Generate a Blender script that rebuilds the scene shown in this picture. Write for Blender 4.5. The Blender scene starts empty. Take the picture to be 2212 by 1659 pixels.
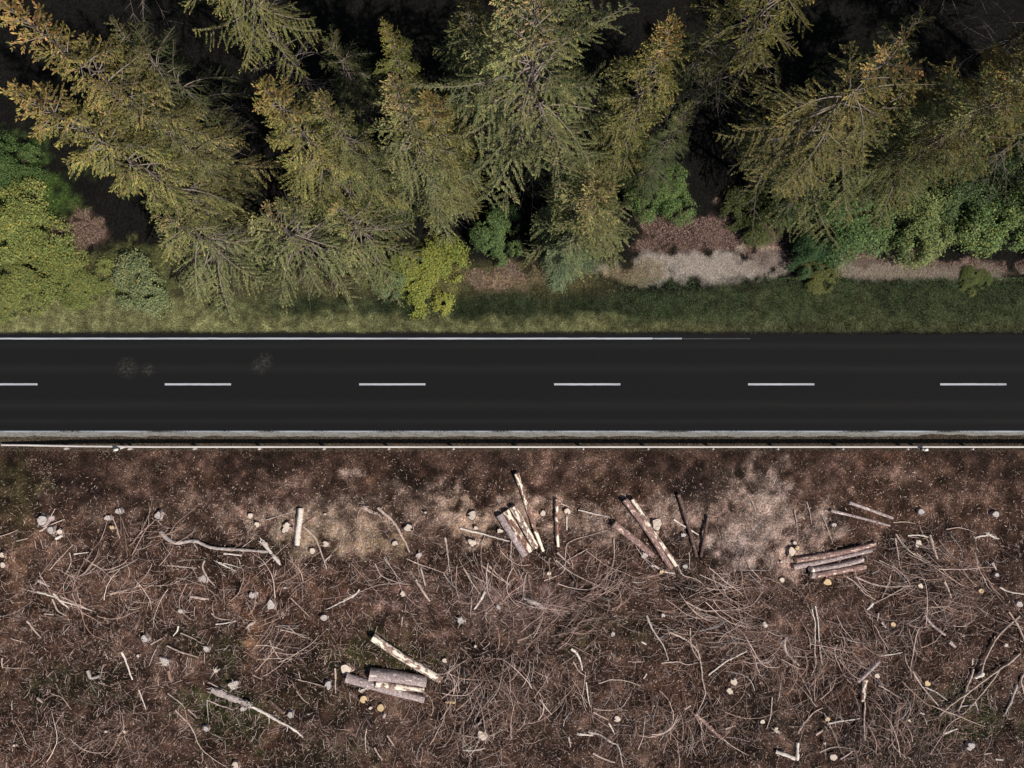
import bpy, math, random
import numpy as np
from mathutils import Vector, Matrix

# ------------------------------------------------------------------ camera, sky, sun, exposure
SC = bpy.context.scene
H = 48.0                      # height of the drone above the road
S = 35.1                      # picture units (2212 wide) per metre at road level
cam_d = bpy.data.cameras.new("camera")
cam = bpy.data.objects.new("camera", cam_d)
SC.collection.objects.link(cam)
cam.location = (0, 0, H)
cam.rotation_euler = (0, 0, 0)
cam_d.sensor_fit = 'HORIZONTAL'
cam_d.sensor_width = 36.0
cam_d.lens = 36.0 * H / (2212 / S)
cam_d.clip_start = 0.5
cam_d.clip_end = 2000
SC.camera = cam

SUN_EL = math.radians(50)
sx, sy = 0.80, -0.60          # horizontal direction towards the sun
n_ = math.hypot(sx, sy); sx /= n_; sy /= n_
to_sun = Vector((sx * math.cos(SUN_EL), sy * math.cos(SUN_EL), math.sin(SUN_EL)))
w = bpy.data.worlds.new("World"); SC.world = w; w.use_nodes = True
nt = w.node_tree; bg = nt.nodes['Background']
sky = nt.nodes.new('ShaderNodeTexSky'); sky.sky_type = 'NISHITA'; sky.sun_disc = False
sky.sun_elevation = SUN_EL
sky.sun_rotation = math.atan2(sx, sy)
nt.links.new(sky.outputs[0], bg.inputs[0]); bg.inputs[1].default_value = 0.055
sd = bpy.data.lights.new("sun", 'SUN'); sd.energy = 4.4; sd.angle = math.radians(0.5)
sd.color = (1.0, 0.93, 0.86)
so = bpy.data.objects.new("sun", sd); SC.collection.objects.link(so)
so.rotation_euler = to_sun.to_track_quat('Z', 'Y').to_euler(); so.location = (40, -50, 70)
SC.view_settings.view_transform = 'Standard'; SC.view_settings.look = 'None'
SC.view_settings.exposure = 0.0; SC.view_settings.gamma = 1.0
SC.render.engine = 'CYCLES'
SC.cycles.max_bounces = 5; SC.cycles.diffuse_bounces = 3; SC.cycles.transparent_max_bounces = 4

C = SC.collection
R = np.random.default_rng(7)
random.seed(5)

# ------------------------------------------------------------------ noise + ground height
LAT = np.random.default_rng(99).random((8, 257, 257))
def vnoise(x, y, k=0):
    xi = np.floor(x).astype(int); yi = np.floor(y).astype(int)
    fx = x - xi; fy = y - yi
    fx = fx*fx*(3-2*fx); fy = fy*fy*(3-2*fy)
    a = LAT[k % 8]; x0 = xi % 256; y0 = yi % 256
    return (a[x0, y0]*(1-fx)+a[x0+1, y0]*fx)*(1-fy) + (a[x0, y0+1]*(1-fx)+a[x0+1, y0+1]*fx)*fy
def fbm(x, y, sc, k=0, o=4):
    x = np.asarray(x, float); y = np.asarray(y, float)
    s = 0; t = 0; a = 1
    for i in range(o):
        s = s + a*vnoise(x/sc + 17.3*i + 50, y/sc + 9.1*i + 80, k+i); t += a; a *= .55; sc *= .5
    return s/t
def sstep(a, b, x):
    t = np.clip((x-a)/(b-a), 0, 1); return t*t*(3-2*t)
def ground_z(x, y):
    x = np.asarray(x, float); y = np.asarray(y, float)
    south = sstep(-3.2, -8.0, y); north = sstep(3.6, 8.0, y)
    z = -0.045 + south*(-0.15 + 0.75*(fbm(x, y, 4.5, 1)-.5) + 0.34*(fbm(x, y, .9, 3, 3)-.5))
    z = z + north*(0.05 + 0.9*(fbm(x, y, 6, 2)-.45)) + sstep(2.9, 3.6, y)*.03 + sstep(-3.3, -3.7, y)*.03
    return z
def gz(x, y): return float(ground_z(np.array([x]), np.array([y]))[0])
def W(px, py, z=None, dz=0.0):
    """picture point (2212 x 1659) -> world point on the ground (or at height z)"""
    x0 = (px-1106)/S; y0 = (829.5-py)/S
    if z is None:
        z = 0.0
        for _ in range(3):
            f = (H-z)/H; z = gz(x0*f, y0*f)+dz
    f = (H-z)/H
    return Vector((x0*f, y0*f, z))

# ------------------------------------------------------------------ helpers
def link(o, parent=None):
    C.objects.link(o)
    if parent: o.parent = parent
    return o
def tag(o, label=None, cat=None, group=None, kind=None):
    if label: o['label'] = label
    if cat: o['category'] = cat
    if group: o['group'] = group
    if kind: o['kind'] = kind
    return o
def empty(name, loc, rz=0):
    o = bpy.data.objects.new(name, None); o.empty_display_size = .3
    o.location = loc; o.rotation_euler = (0, 0, rz); return link(o)
def npmesh(name, V, F, cols=None, mats=(), mi=None, smooth=False):
    """V (n,3); F list of arrays (m,k) with k = 3 or 4"""
    me = bpy.data.meshes.new(name)
    V = np.asarray(V, np.float32)
    me.vertices.add(len(V)); me.vertices.foreach_set('co', V.ravel())
    F = [np.asarray(f, np.int32) for f in F if len(f)]
    nl = sum(f.size for f in F); nf = sum(len(f) for f in F)
    me.loops.add(nl); me.polygons.add(nf)
    me.loops.foreach_set('vertex_index', np.concatenate([f.ravel() for f in F]))
    tot = np.concatenate([np.full(len(f), f.shape[1], np.int32) for f in F])
    st = np.concatenate([[0], np.cumsum(tot)[:-1]]).astype(np.int32)
    me.polygons.foreach_set('loop_start', st); me.polygons.foreach_set('loop_total', tot)
    if smooth: me.polygons.foreach_set('use_smooth', np.ones(nf, bool))
    if mi is not None: me.polygons.foreach_set('material_index', np.asarray(mi, np.int32))
    me.update(calc_edges=True)
    if cols is not None:
        a = me.color_attributes.new('Col', 'FLOAT_COLOR', 'POINT')
        cc = np.ones((len(V), 4), np.float32); cc[:, :3] = cols
        a.data.foreach_set('color', cc.ravel())
    for m in mats: me.materials.append(m)
    return me
def obj(name, me, parent=None, loc=None):
    o = bpy.data.objects.new(name, me)
    if loc is not None: o.location = loc
    return link(o, parent)

def tubes(paths, rad, sides=3, cap=False):
    """paths (N,K,3), rad (N,K) -> V, quads"""
    paths = np.asarray(paths, float); rad = np.asarray(rad, float)
    N, K, _ = paths.shape
    t = np.gradient(paths, axis=1); t /= np.linalg.norm(t, axis=2, keepdims=True)+1e-9
    up = np.zeros_like(t); up[..., 2] = 1
    par = np.abs(t[..., 2]) > .9
    up[par] = (1, 0, 0)
    u = np.cross(t, up); u /= np.linalg.norm(u, axis=2, keepdims=True)+1e-9
    v = np.cross(u, t)
    a = np.arange(sides)*2*math.pi/sides + math.pi/2
    V = paths[:, :, None, :] + rad[:, :, None, None]*(np.cos(a)[None, None, :, None]*u[:, :, None, :] + np.sin(a)[None, None, :, None]*v[:, :, None, :])
    idx = np.arange(N*K*sides).reshape(N, K, sides)
    nx = np.roll(idx, -1, axis=2)
    Q = np.stack([idx[:, :-1], nx[:, :-1], nx[:, 1:], idx[:, 1:]], -1).reshape(-1, 4)
    return V.reshape(-1, 3), Q
class MB:
    def __init__(s): s.V = []; s.F = []; s.n = 0; s.C = []; s.M = []
    def add(s, V, F, m=0, col=None):
        V = np.asarray(V, float).reshape(-1, 3)
        for f in F:
            f = np.asarray(f, int)
            if len(f): s.F.append(f+s.n); s.M.append(np.full(len(f), m))
        s.V.append(V); s.n += len(V)
        if col is not None:
            col = np.asarray(col, float)
            s.C.append(np.broadcast_to(col, (len(V), 3)) if col.ndim == 1 else col)
    def mesh(s, name, mats, smooth=False):
        return npmesh(name, np.concatenate(s.V), s.F, np.concatenate(s.C) if s.C else None, mats, np.concatenate(s.M), smooth)
def box_vf(x0, x1, y0, y1, z0, z1):
    V = [(x, y, z) for z in (z0, z1) for y in (y0, y1) for x in (x0, x1)]
    F = [(0, 2, 3, 1), (4, 5, 7, 6), (0, 1, 5, 4), (2, 6, 7, 3), (0, 4, 6, 2), (1, 3, 7, 5)]
    return V, [F]

# ------------------------------------------------------------------ materials
def mat(name, rough=.85, spec=.25):
    m = bpy.data.materials.new(name); m.use_nodes = True
    p = m.node_tree.nodes['Principled BSDF']
    p.inputs['Roughness'].default_value = rough
    p.inputs['Specular IOR Level'].default_value = spec
    return m, m.node_tree, p
def N(nt, typ, **kw):
    n = nt.nodes.new(typ)
    for k, v in kw.items(): setattr(n, k, v)
    return n
def noise(nt, scale, detail=4, rough=.6, vec=None, dist=0):
    n = N(nt, 'ShaderNodeTexNoise'); n.inputs['Scale'].default_value = scale
    n.inputs['Detail'].default_value = detail; n.inputs['Roughness'].default_value = rough
    n.inputs['Distortion'].default_value = dist
    if vec: nt.links.new(vec, n.inputs['Vector'])
    return n
def ramp(nt, fac, stops):
    r = N(nt, 'ShaderNodeValToRGB'); e = r.color_ramp.elements
    while len(e) < len(stops): e.new(.5)
    for i, (p, c) in enumerate(stops):
        e[i].position = p; e[i].color = (*c, 1) if len(c) == 3 else c
    nt.links.new(fac, r.inputs[0]); return r
def mixc(nt, fac, a, b, mode='MIX'):
    m = N(nt, 'ShaderNodeMix', data_type='RGBA', blend_type=mode)
    for sck, v in ((m.inputs[0], fac), (m.inputs[6], a), (m.inputs[7], b)):
        if isinstance(v, (int, float)): sck.default_value = v
        elif isinstance(v, tuple): sck.default_value = (*v, 1)
        else: nt.links.new(v, sck)
    return m.outputs[2]
def bump(nt, p, h, strength=.4, dist=.02):
    b = N(nt, 'ShaderNodeBump'); b.inputs['Strength'].default_value = strength; b.inputs['Distance'].default_value = dist
    nt.links.new(h, b.inputs['Height']); nt.links.new(b.outputs[0], p.inputs['Normal'])
def coord(nt, kind='Object'): return N(nt, 'ShaderNodeTexCoord').outputs[kind]

def m_ground():
    m, nt, p = mat('soil', .95, .1)
    a = N(nt, 'ShaderNodeVertexColor', layer_name='Col')
    oc = coord(nt)
    n1 = noise(nt, 9, 8, .75, oc); n2 = noise(nt, 1.6, 5, .65, oc)
    r1 = ramp(nt, n1.outputs[0], [(.30, (.22, .20, .19)), (.48, (.7, .67, .65)), (.68, (2.2, 2.05, 1.95))])
    r2 = ramp(nt, n2.outputs[0], [(.3, (.6, .58, .58)), (.7, (1.3, 1.25, 1.2))])
    c = mixc(nt, 1, a.outputs[0], r1.outputs[0], 'MULTIPLY'); c = mixc(nt, 1, c, r2.outputs[0], 'MULTIPLY')
    nt.links.new(c, p.inputs['Base Color']); bump(nt, p, n1.outputs[0], .8, .05); return m
def m_vcol(name, rough=.85, transl=0.0, tint=False):
    m, nt, p = mat(name, rough, .15)
    a = N(nt, 'ShaderNodeVertexColor', layer_name='Col'); c = a.outputs[0]
    if tint:
        oi = N(nt, 'ShaderNodeObjectInfo'); c = mixc(nt, 1, c, oi.outputs['Color'], 'MULTIPLY')
        n1 = noise(nt, .55, 3, .6, coord(nt)); r1 = ramp(nt, n1.outputs[0], [(.3, (.72, .80, .72)), (.7, (1.3, 1.2, 1.15))])
        c = mixc(nt, 1, c, r1.outputs[0], 'MULTIPLY')
    nt.links.new(c, p.inputs['Base Color'])
    if transl:
        t = N(nt, 'ShaderNodeBsdfTranslucent'); nt.links.new(c, t.inputs[0])
        mx = N(nt, 'ShaderNodeMixShader'); mx.inputs[0].default_value = transl
        nt.links.new(p.outputs[0], mx.inputs[1]); nt.links.new(t.outputs[0], mx.inputs[2])
        nt.links.new(mx.outputs[0], nt.nodes['Material Output'].inputs[0])
    return m
def m_asphalt():
    m, nt, p = mat('asphalt', .9, .12)
    oc = coord(nt); sep = N(nt, 'ShaderNodeSeparateXYZ'); nt.links.new(oc, sep.inputs[0])
    mp = N(nt, 'ShaderNodeMapping'); mp.inputs['Scale'].default_value = (.05, 1.6, 1); nt.links.new(oc, mp.inputs[0])
    st = noise(nt, 3, 5, .6, mp.outputs[0])
    fine = noise(nt, 45, 3, .8, oc); big = noise(nt, .25, 3, .5, oc)
    # polished wheel tracks: lighter bands at fixed offsets from the centre line
    def band(y, wd):
        s = N(nt, 'ShaderNodeMath', operation='SUBTRACT'); nt.links.new(sep.outputs[1], s.inputs[0]); s.inputs[1].default_value = y
        ab = N(nt, 'ShaderNodeMath', operation='ABSOLUTE'); nt.links.new(s.outputs[0], ab.inputs[0])
        mr = N(nt, 'ShaderNodeMapRange'); nt.links.new(ab.outputs[0], mr.inputs[0])
        mr.inputs[1].default_value = 0; mr.inputs[2].default_value = wd; mr.inputs[3].default_value = 1; mr.inputs[4].default_value = 0
        return mr.outputs[0]
    tot = None
    for y, wd in ((.95, .4), (2.35, .3), (-1.3, .45), (-2.3, .25)):
        b = band(y, wd)
        if tot is None: tot = b
        else:
            ad = N(nt, 'ShaderNodeMath', operation='MAXIMUM'); nt.links.new(tot, ad.inputs[0]); nt.links.new(b, ad.inputs[1]); tot = ad.outputs[0]
    ml = N(nt, 'ShaderNodeMath', operation='MULTIPLY'); nt.links.new(tot, ml.inputs[0]); nt.links.new(st.outputs[0], ml.inputs[1])
    c = mixc(nt, ml.outputs[0], (.0105, .0105, .0108), (.0195, .0195, .019))
    rf = ramp(nt, fine.outputs[0], [(.3, (.8, .8, .8)), (.7, (1.25, 1.25, 1.25))])
    c = mixc(nt, 1, c, rf.outputs[0], 'MULTIPLY')
    # dusty mud smears dragged on by tyres
    def spot(x, y, r):
        d = N(nt, 'ShaderNodeVectorMath', operation='DISTANCE'); nt.links.new(oc, d.inputs[0]); d.inputs[1].default_value = (x, y, 0)
        mr = N(nt, 'ShaderNodeMapRange'); nt.links.new(d.outputs['Value'], mr.inputs[0])
        mr.inputs[1].default_value = 0; mr.inputs[2].default_value = r; mr.inputs[3].default_value = .9; mr.inputs[4].default_value = 0
        mu = N(nt, 'ShaderNodeMath', operation='MULTIPLY'); nt.links.new(mr.outputs[0], mu.inputs[0])
        nn = noise(nt, 6, 4, .7, oc); rr = ramp(nt, nn.outputs[0], [(.45, (0, 0, 0)), (.65, (1, 1, 1))])
        nt.links.new(rr.outputs[0], mu.inputs[1]); return mu.outputs[0]
    for (px, py, r) in ((275, 795, .8), (320, 799, .5), (573, 779, .6), (560, 792, .6)):
        q = W(px, py, 0.0); c = mixc(nt, spot(q.x, q.y, r), c, (.075, .075, .06))
    nt.links.new(c, p.inputs['Base Color']); bump(nt, p, fine.outputs[0], .3, .004); return m
def m_paint(name, worn, wc=(.46, .49, .53)):
    m, nt, p = mat(name, .7, .2)
    oc = coord(nt); n1 = noise(nt, 14, 5, .8, oc); n2 = noise(nt, .35, 2, .5, oc)
    ad = N(nt, 'ShaderNodeMath', operation='ADD'); nt.links.new(n1.outputs[0], ad.inputs[0]); nt.links.new(n2.outputs[0], ad.inputs[1])
    r = ramp(nt, ad.outputs[0], [(worn-.06, (.04, .04, .04)), (worn, tuple(v*.75 for v in wc)), (worn+.12, wc)])
    # ramp input is clamped to 0..1, so halve
    h = N(nt, 'ShaderNodeMath', operation='MULTIPLY'); nt.links.new(ad.outputs[0], h.inputs[0]); h.inputs[1].default_value = .5
    nt.links.new(h.outputs[0], r.inputs[0])
    nt.links.new(r.outputs[0], p.inputs['Base Color']); return m
def m_bark(name, base, pale, peeled, amount, scale=5):
    m, nt, p = mat(name, .85, .2)
    oc = coord(nt, 'Object'); oi = N(nt, 'ShaderNodeObjectInfo')
    av = N(nt, 'ShaderNodeVectorMath', operation='ADD'); nt.links.new(oc, av.inputs[0]); nt.links.new(oi.outputs['Location'], av.inputs[1])
    mp = N(nt, 'ShaderNodeMapping'); mp.inputs['Scale'].default_value = (.45, 1, 1); nt.links.new(av.outputs[0], mp.inputs[0])
    n1 = noise(nt, scale*3, 6, .7, mp.outputs[0]); n2 = noise(nt, scale, 4, .55, mp.outputs[0], .3)
    mp2 = N(nt, 'ShaderNodeMapping'); mp2.inputs['Scale'].default_value = (3, .4, .4); nt.links.new(av.outputs[0], mp2.inputs[0])
    n3 = noise(nt, 9, 3, .6, mp2.outputs[0])
    r1 = ramp(nt, n1.outputs[0], [(.32, tuple(v*.45 for v in base)), (.5, base), (.68, pale)])
    r3 = ramp(nt, n3.outputs[0], [(.35, (.6, .58, .58)), (.6, (1.15, 1.15, 1.15))])
    c = mixc(nt, 1, r1.outputs[0], r3.outputs[0], 'MULTIPLY')
    r2 = ramp(nt, n2.outputs[0], [(amount-.015, (0, 0, 0)), (amount+.015, (1, 1, 1))])
    c = mixc(nt, r2.outputs[0], c, peeled)
    nt.links.new(c, p.inputs['Base Color']); bump(nt, p, n1.outputs[0], .6, .02); return m
def m_wood(name, a, b, scale=8, stretch=(.25, 1, 1)):
    m, nt, p = mat(name, .8, .2)
    oc = coord(nt); oi = N(nt, 'ShaderNodeObjectInfo')
    av = N(nt, 'ShaderNodeVectorMath', operation='ADD'); nt.links.new(oc, av.inputs[0]); nt.links.new(oi.outputs['Location'], av.inputs[1])
    mp = N(nt, 'ShaderNodeMapping'); mp.inputs['Scale'].default_value = stretch; nt.links.new(av.outputs[0], mp.inputs[0])
    n1 = noise(nt, scale, 6, .7, mp.outputs[0], .2)
    r = ramp(nt, n1.outputs[0], [(.3, a), (.62, b)])
    nt.links.new(r.outputs[0], p.inputs['Base Color']); bump(nt, p, n1.outputs[0], .4, .01); return m
def m_cut(name, a, b):
    """sawn face: growth rings and radial cracks around the object's own centre"""
    m, nt, p = mat(name, .8, .15)
    oc = coord(nt); wv = N(nt, 'ShaderNodeTexWave', wave_type='RINGS', rings_direction='Z')
    nt.links.new(oc, wv.inputs[0]); wv.inputs['Scale'].default_value = 9; wv.inputs['Distortion'].default_value = 2.5; wv.inputs['Detail'].default_value = 3
    n1 = noise(nt, 5, 4, .6, oc)
    r = ramp(nt, n1.outputs[0], [(.3, a), (.6, b)]); r2 = ramp(nt, wv.outputs[0], [(0, (.62, .58, .54)), (.6, (1.05, 1.05, 1.05))])
    nt.links.new(mixc(nt, 1, r.outputs[0], r2.outputs[0], 'MULTIPLY'), p.inputs['Base Color']); return m

M = {}
M['ground'] = m_ground()
M['asphalt'] = m_asphalt()
M['paint'] = m_paint('road_paint', .40)
M['paint_worn'] = m_paint('worn_road_paint', .50, (.40, .44, .48))
M['paint_faded'] = m_paint('faded_road_paint', .58, (.20, .21, .22))
M['shoulder'] = m_wood('dusty_shoulder', (.13, .125, .115), (.27, .265, .245), 7, (.4, 1, 1))
M['needle'] = m_vcol('spruce_needles', .7, .05, True)
M['leaf'] = m_vcol('leaves', .65, .12, True)
M['litter'] = m_vcol('litter', .9)
M['blade'] = m_vcol('grass_blades', .8, .15)
M['twig'] = m_vcol('dry_twigs', .85)
M['trunk'] = m_bark('spruce_bark', (.10, .075, .06), (.20, .17, .14), (.13, .10, .08), .8, 4)
M['bark_peel'] = m_bark('peeling_reddish_bark', (.25, .13, .095), (.50, .36, .30), (.95, .84, .68), .53)
M['bark_more'] = m_bark('half_peeled_bark', (.30, .19, .15), (.60, .49, .44), (.95, .85, .70), .51)
M['bark_lilac'] = m_bark('grey_lilac_bark', (.42, .335, .32), (.68, .58, .57), (.85, .74, .66), .62)
M['bark_plum'] = m_bark('plum_brown_bark', (.31, .19, .165), (.60, .43, .385), (.86, .68, .54), .60, 7)
M['bark_dark'] = m_bark('dark_brown_bark', (.13, .085, .07), (.30, .21, .18), (.4, .3, .25), .64, 7)
M['peeled'] = m_wood('peeled_white_wood', (.36, .28, .23), (.92, .84, .75), 12, (.5, 1, 1))
M['pale'] = m_wood('pale_dry_wood', (.20, .14, .11), (.68, .54, .46), 13, (.5, 1, 1))
M['grey'] = m_wood('grey_weathered_wood', (.16, .125, .11), (.60, .52, .48), 13, (.5, 1, 1))
M['brownwood'] = m_wood('brown_barked_wood', (.10, .06, .048), (.36, .24, .19))
M['cut_cream'] = m_cut('fresh_sawn_wood', (.55, .44, .34), (.82, .72, .62))
M['cut_yellow'] = m_cut('yellow_sawn_wood', (.52, .37, .19), (.78, .60, .36))
M['cut_grey'] = m_cut('weathered_sawn_wood', (.34, .30, .28), (.66, .60, .57))
M['galv'] = m_wood('galvanised_steel', (.62, .56, .52), (.85, .80, .74), 3, (.2, 1, 1))
M['white'] = m_wood('white_plastic', (.78, .76, .72), (.88, .86, .83), 4)
M['black'] = m_wood('black_plastic', (.015, .015, .015), (.03, .03, .03), 4)

# ------------------------------------------------------------------ colours of the ground, place by place
def lerp(a, b, t): return a + (np.asarray(b)-a)*t[..., None]
BLOBS = [  # px, py, rx, ry, colour, weight : clearing
    (1650, 1125, 150, 95, (.34, .285, .26), .9), (1600, 1185, 70, 45, (.42, .375, .37), .9), (1560, 1080, 60, 60, (.30, .22, .19), .6),
    (700, 1125, 330, 60, (.24, .195, .165), .75), (300, 1120, 120, 40, (.19, .145, .12), .5), (1250, 1120, 220, 55, (.25, .20, .17), .6),
    (505, 1108, 75, 40, (.30, .225, .19), .85), (430, 1090, 50, 25, (.25, .17, .14), .6), (640, 1040, 60, 22, (.24, .17, .15), .5), (755, 1022, 28, 14, (.34, .27, .25), .6),
    (780, 1170, 150, 45, (.30, .245, .175), .8), (850, 1165, 60, 28, (.36, .30, .19), .7), (940, 1130, 130, 60, (.31, .235, .20), .8),
    (1010, 1130, 60, 45, (.38, .30, .23), .8), (1190, 1110, 130, 50, (.32, .24, .20), .75), (1450, 1110, 90, 45, (.36, .28, .25), .75), (1310, 1140, 60, 40, (.30, .24, .22), .6),
    (640, 1150, 80, 45, (.31, .26, .19), .75), (1720, 1200, 70, 60, (.33, .25, .22), .6), (1780, 1330, 120, 40, (.22, .14, .115), .6), (1700, 1310, 60, 40, (.27, .2, .18), .6),
    (900, 1300, 160, 30, (.24, .165, .155), .6), (1130, 1310, 110, 60, (.27, .20, .20), .65), (650, 1290, 190, 45, (.20, .11, .075), .7), (250, 1290, 260, 50, (.19, .115, .08), .6),
    (60, 1170, 80, 80, (.21, .14, .10), .6), (1980, 1070, 200, 40, (.22, .15, .12), .6), (1300, 1010, 260, 40, (.19, .135, .115), .5), (1920, 1015, 60, 18, (.27, .19, .16), .6),
    (540, 1385, 30, 90, (.23, .12, .06), .6), (1000, 1345, 120, 40, (.06, .045, .035), .5), (180, 1070, 160, 50, (.05, .035, .03), .75), (1500, 1050, 60, 55, (.045, .033, .028), .85),
    (470, 1130, 40, 50, (.05, .035, .028), .5), (1120, 1230, 60, 25, (.05, .035, .028), .6), (1420, 1190, 60, 40, (.05, .04, .03), .5), (1500, 1240, 90, 50, (.045, .035, .028), .7),
    (2000, 1230, 140, 60, (.05, .036, .032), .7), (1640, 1560, 140, 90, (.032, .028, .022), .85), (1950, 1500, 70, 140, (.045, .035, .03), .6), (1980, 1640, 200, 70, (.045, .036, .03), .6),
    (300, 1580, 200, 70, (.05, .037, .03), .6), (100, 1500, 200, 80, (.065, .045, .037), .5), (1060, 1500, 130, 60, (.05, .038, .03), .5), (1600, 1420, 260, 80, (.12, .075, .06), .4),
    (1350, 1590, 200, 70, (.14, .10, .08), .5), (870, 1540, 60, 30, (.19, .14, .11), .4), (760, 1590, 150, 50, (.13, .09, .08), .5), (1250, 1400, 100, 40, (.13, .10, .07), .4),
    (350, 1420, 40, 25, (.28, .22, .21), .5), (560, 1460, 70, 50, (.14, .09, .075), .5),
    # moss and weeds
    (800, 1400, 110, 55, (.055, .062, .025), .85), (850, 1450, 60, 30, (.08, .09, .03), .6), (170, 1480, 120, 50, (.035, .042, .020), .8), (430, 1390, 110, 40, (.04, .05, .02), .7),
    (490, 1560, 120, 60, (.045, .065, .02), .85), (420, 1520, 60, 40, (.05, .075, .02), .7), (500, 1420, 40, 40, (.035, .05, .02), .7), (1240, 1400, 50, 30, (.05, .055, .022), .5),
    (2110, 1540, 110, 60, (.045, .065, .022), .85), (690, 1500, 90, 60, (.045, .045, .025), .6), (700, 1640, 140, 30, (.045, .05, .022), .6), (1350, 1350, 90, 30, (.05, .05, .025), .6),
    (570, 1185, 50, 18, (.05, .06, .025), .5), (30, 1070, 60, 80, (.085, .085, .035), .6), (1290, 1040, 60, 20, (.07, .075, .04), .3)]
NBLOBS = [  # beyond the road
    (60, 470, 110, 150, (.07, .13, .03), .8), (60, 620, 130, 60, (.13, .15, .05), .7), (270, 580, 150, 50, (.10, .12, .045), .85), (290, 620, 90, 50, (.14, .19, .07), .7), (170, 505, 60, 45, (.12, .085, .06), .85),
    (600, 590, 260, 60, (.065, .065, .035), .7), (920, 605, 100, 60, (.18, .19, .05), .6), (1060, 605, 85, 26, (.22, .165, .12), .85), (1180, 590, 100, 30, (.16, .13, .085), .5),
    (1530, 505, 210, 58, (.135, .095, .078), .98), (1520, 580, 215, 34, (.46, .41, .355), 1.0), (1660, 560, 60, 30, (.34, .27, .23), .7), (1365, 590, 60, 26, (.30, .25, .15), .8), (1750, 545, 55, 40, (.03, .035, .02), .85),
    (1880, 560, 110, 38, (.24, .175, .145), .9), (1990, 588, 260, 20, (.34, .29, .23), .95), (2090, 575, 120, 16, (.28, .21, .17), .6), (1860, 540, 60, 24, (.15, .11, .10), .8)]
def zone(px, py):
    x = (px-1106)/S; y = (829.5-py)/S
    n1 = fbm(x, y, 2.2, 0, 5); n2 = fbm(x, y, .7, 2, 4); n3 = fbm(x, y, 6, 4, 3)
    c = np.zeros(px.shape+(3,))
    # clearing
    c[:] = (.080, .052, .041)
    c = lerp(c, (.15, .10, .082), sstep(.45, .75, n1)*.9); c = lerp(c, (.05, .036, .030), sstep(.50, .30, n1)*.8)
    c = lerp(c, (.11, .062, .040), sstep(.5, .68, n3)*.4)
    for bx, by, rx, ry, col, wt in BLOBS:
        d = np.sqrt(((px-bx)/rx)**2+((py-by)/ry)**2) + (n2-.5)*2.4 + (n1-.5)*1.6
        c = lerp(c, col, sstep(1.3, .2, d)*wt*.9)
    c = c*(.56+.42*sstep(.12, .30, c[..., 0]))[..., None]*np.array([.93, .88, .84])
    c = c*np.exp((fbm(x, y, .55, 5, 3)-.5)*2.6 + (fbm(x, y, 1.7, 6, 3)-.5)*1.6)[..., None]
    c = lerp(c, (.085, .068, .05), sstep(968, 955, py)*.9)
    # beyond the road
    g = np.zeros_like(c); g[:] = (.0085, .009, .008)  # near-black forest floor: deep shade of the gaps painted into the colour
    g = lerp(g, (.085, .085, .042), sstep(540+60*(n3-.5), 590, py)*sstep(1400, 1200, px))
    for bx, by, rx, ry, col, wt in NBLOBS:
        d = np.sqrt(((px-bx)/rx)**2+((py-by)/ry)**2) + (n2-.5)*1.9 + (n1-.5)*1.0
        g = lerp(g, col, sstep(1.2, .5, d)*wt)
    edge = 640 - 30*sstep(1300, 1700, px) + (n2-.5)*30 + (n1-.5)*22
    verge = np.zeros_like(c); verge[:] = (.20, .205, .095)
    verge = lerp(verge, (.035, .048, .022), sstep(700, 668, py+(n2-.5)*50+(n1-.5)*35)*sstep(350, 700, px))  # upper verge darker: dark grass at right, painted tree shade left of it
    verge = lerp(verge, (.05, .062, .03), sstep(1200, 1700, px)*.75)
    verge = lerp(verge, (.11, .12, .055), sstep(.5, .7, n1)*.4)*np.exp((fbm(x, y, .9, 5, 4)-.5)*1.0)[..., None]
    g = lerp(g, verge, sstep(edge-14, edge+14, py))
    g = lerp(g, (.03, .028, .022), sstep(714, 719, py+(n2-.5)*8))  # dark line beside the road: verge shadow painted into the ground colour
    return np.where((py < 829)[..., None], g, c)

def make_ground():
    core_x = np.arange(-36, 36.01, .12); core_y = np.arange(-27, 27.01, .12)
    o = np.array([1.5, 4, 9, 18, 35, 70, 140, 300, 600.])
    xs = np.concatenate([-(36+o)[::-1], core_x, 36+o]); ys = np.concatenate([-(27+o)[::-1], core_y, 27+o])
    X, Y = np.meshgrid(xs, ys, indexing='ij')
    Z = ground_z(X, Y)
    V = np.stack([X, Y, Z], -1).reshape(-1, 3)
    i = np.arange(V.shape[0]).reshape(X.shape)
    Q = np.stack([i[:-1, :-1], i[1:, :-1], i[1:, 1:], i[:-1, 1:]], -1).reshape(-1, 4)
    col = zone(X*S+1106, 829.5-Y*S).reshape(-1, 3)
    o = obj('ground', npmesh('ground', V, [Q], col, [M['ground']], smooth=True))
    tag(o, kind='structure')
make_ground()

# ------------------------------------------------------------------ road with its painted lines
def yy(py): return (829.5-py)/S
def sheet(name, pts, z, m, parent=None, thick=None):
    """strip between lower and upper edge lists [(x, y0, y1), ...]"""
    V = []; F = []
    for x, a, b in pts: V += [(x, a, z), (x, b, z)]
    for k in range(len(pts)-1): F.append((2*k, 2*k+2, 2*k+3, 2*k+1))
    return obj(name, npmesh(name, V, [F], None, [m]), parent)
XS = [-400, -60] + list(np.arange(-36, 36.1, .25)) + [60, 400]
def wob(x, k, a, sc=.8): return (float(fbm(np.array([x]), np.array([k*7.7]), sc, k, 4)[0])-.5)*a
road = sheet('road', [(x, yy(931.5)-.04, yy(724)+wob(x, 1, .10)) for x in XS], 0.0, M['asphalt'])
tag(road, kind='structure')
rs = sheet('shoulder', [(x, yy(943)+wob(x, 2, .22, .6)+ (.10 if x > 25 else 0), yy(931.5)) for x in XS], -.004, M['shoulder'])
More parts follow.
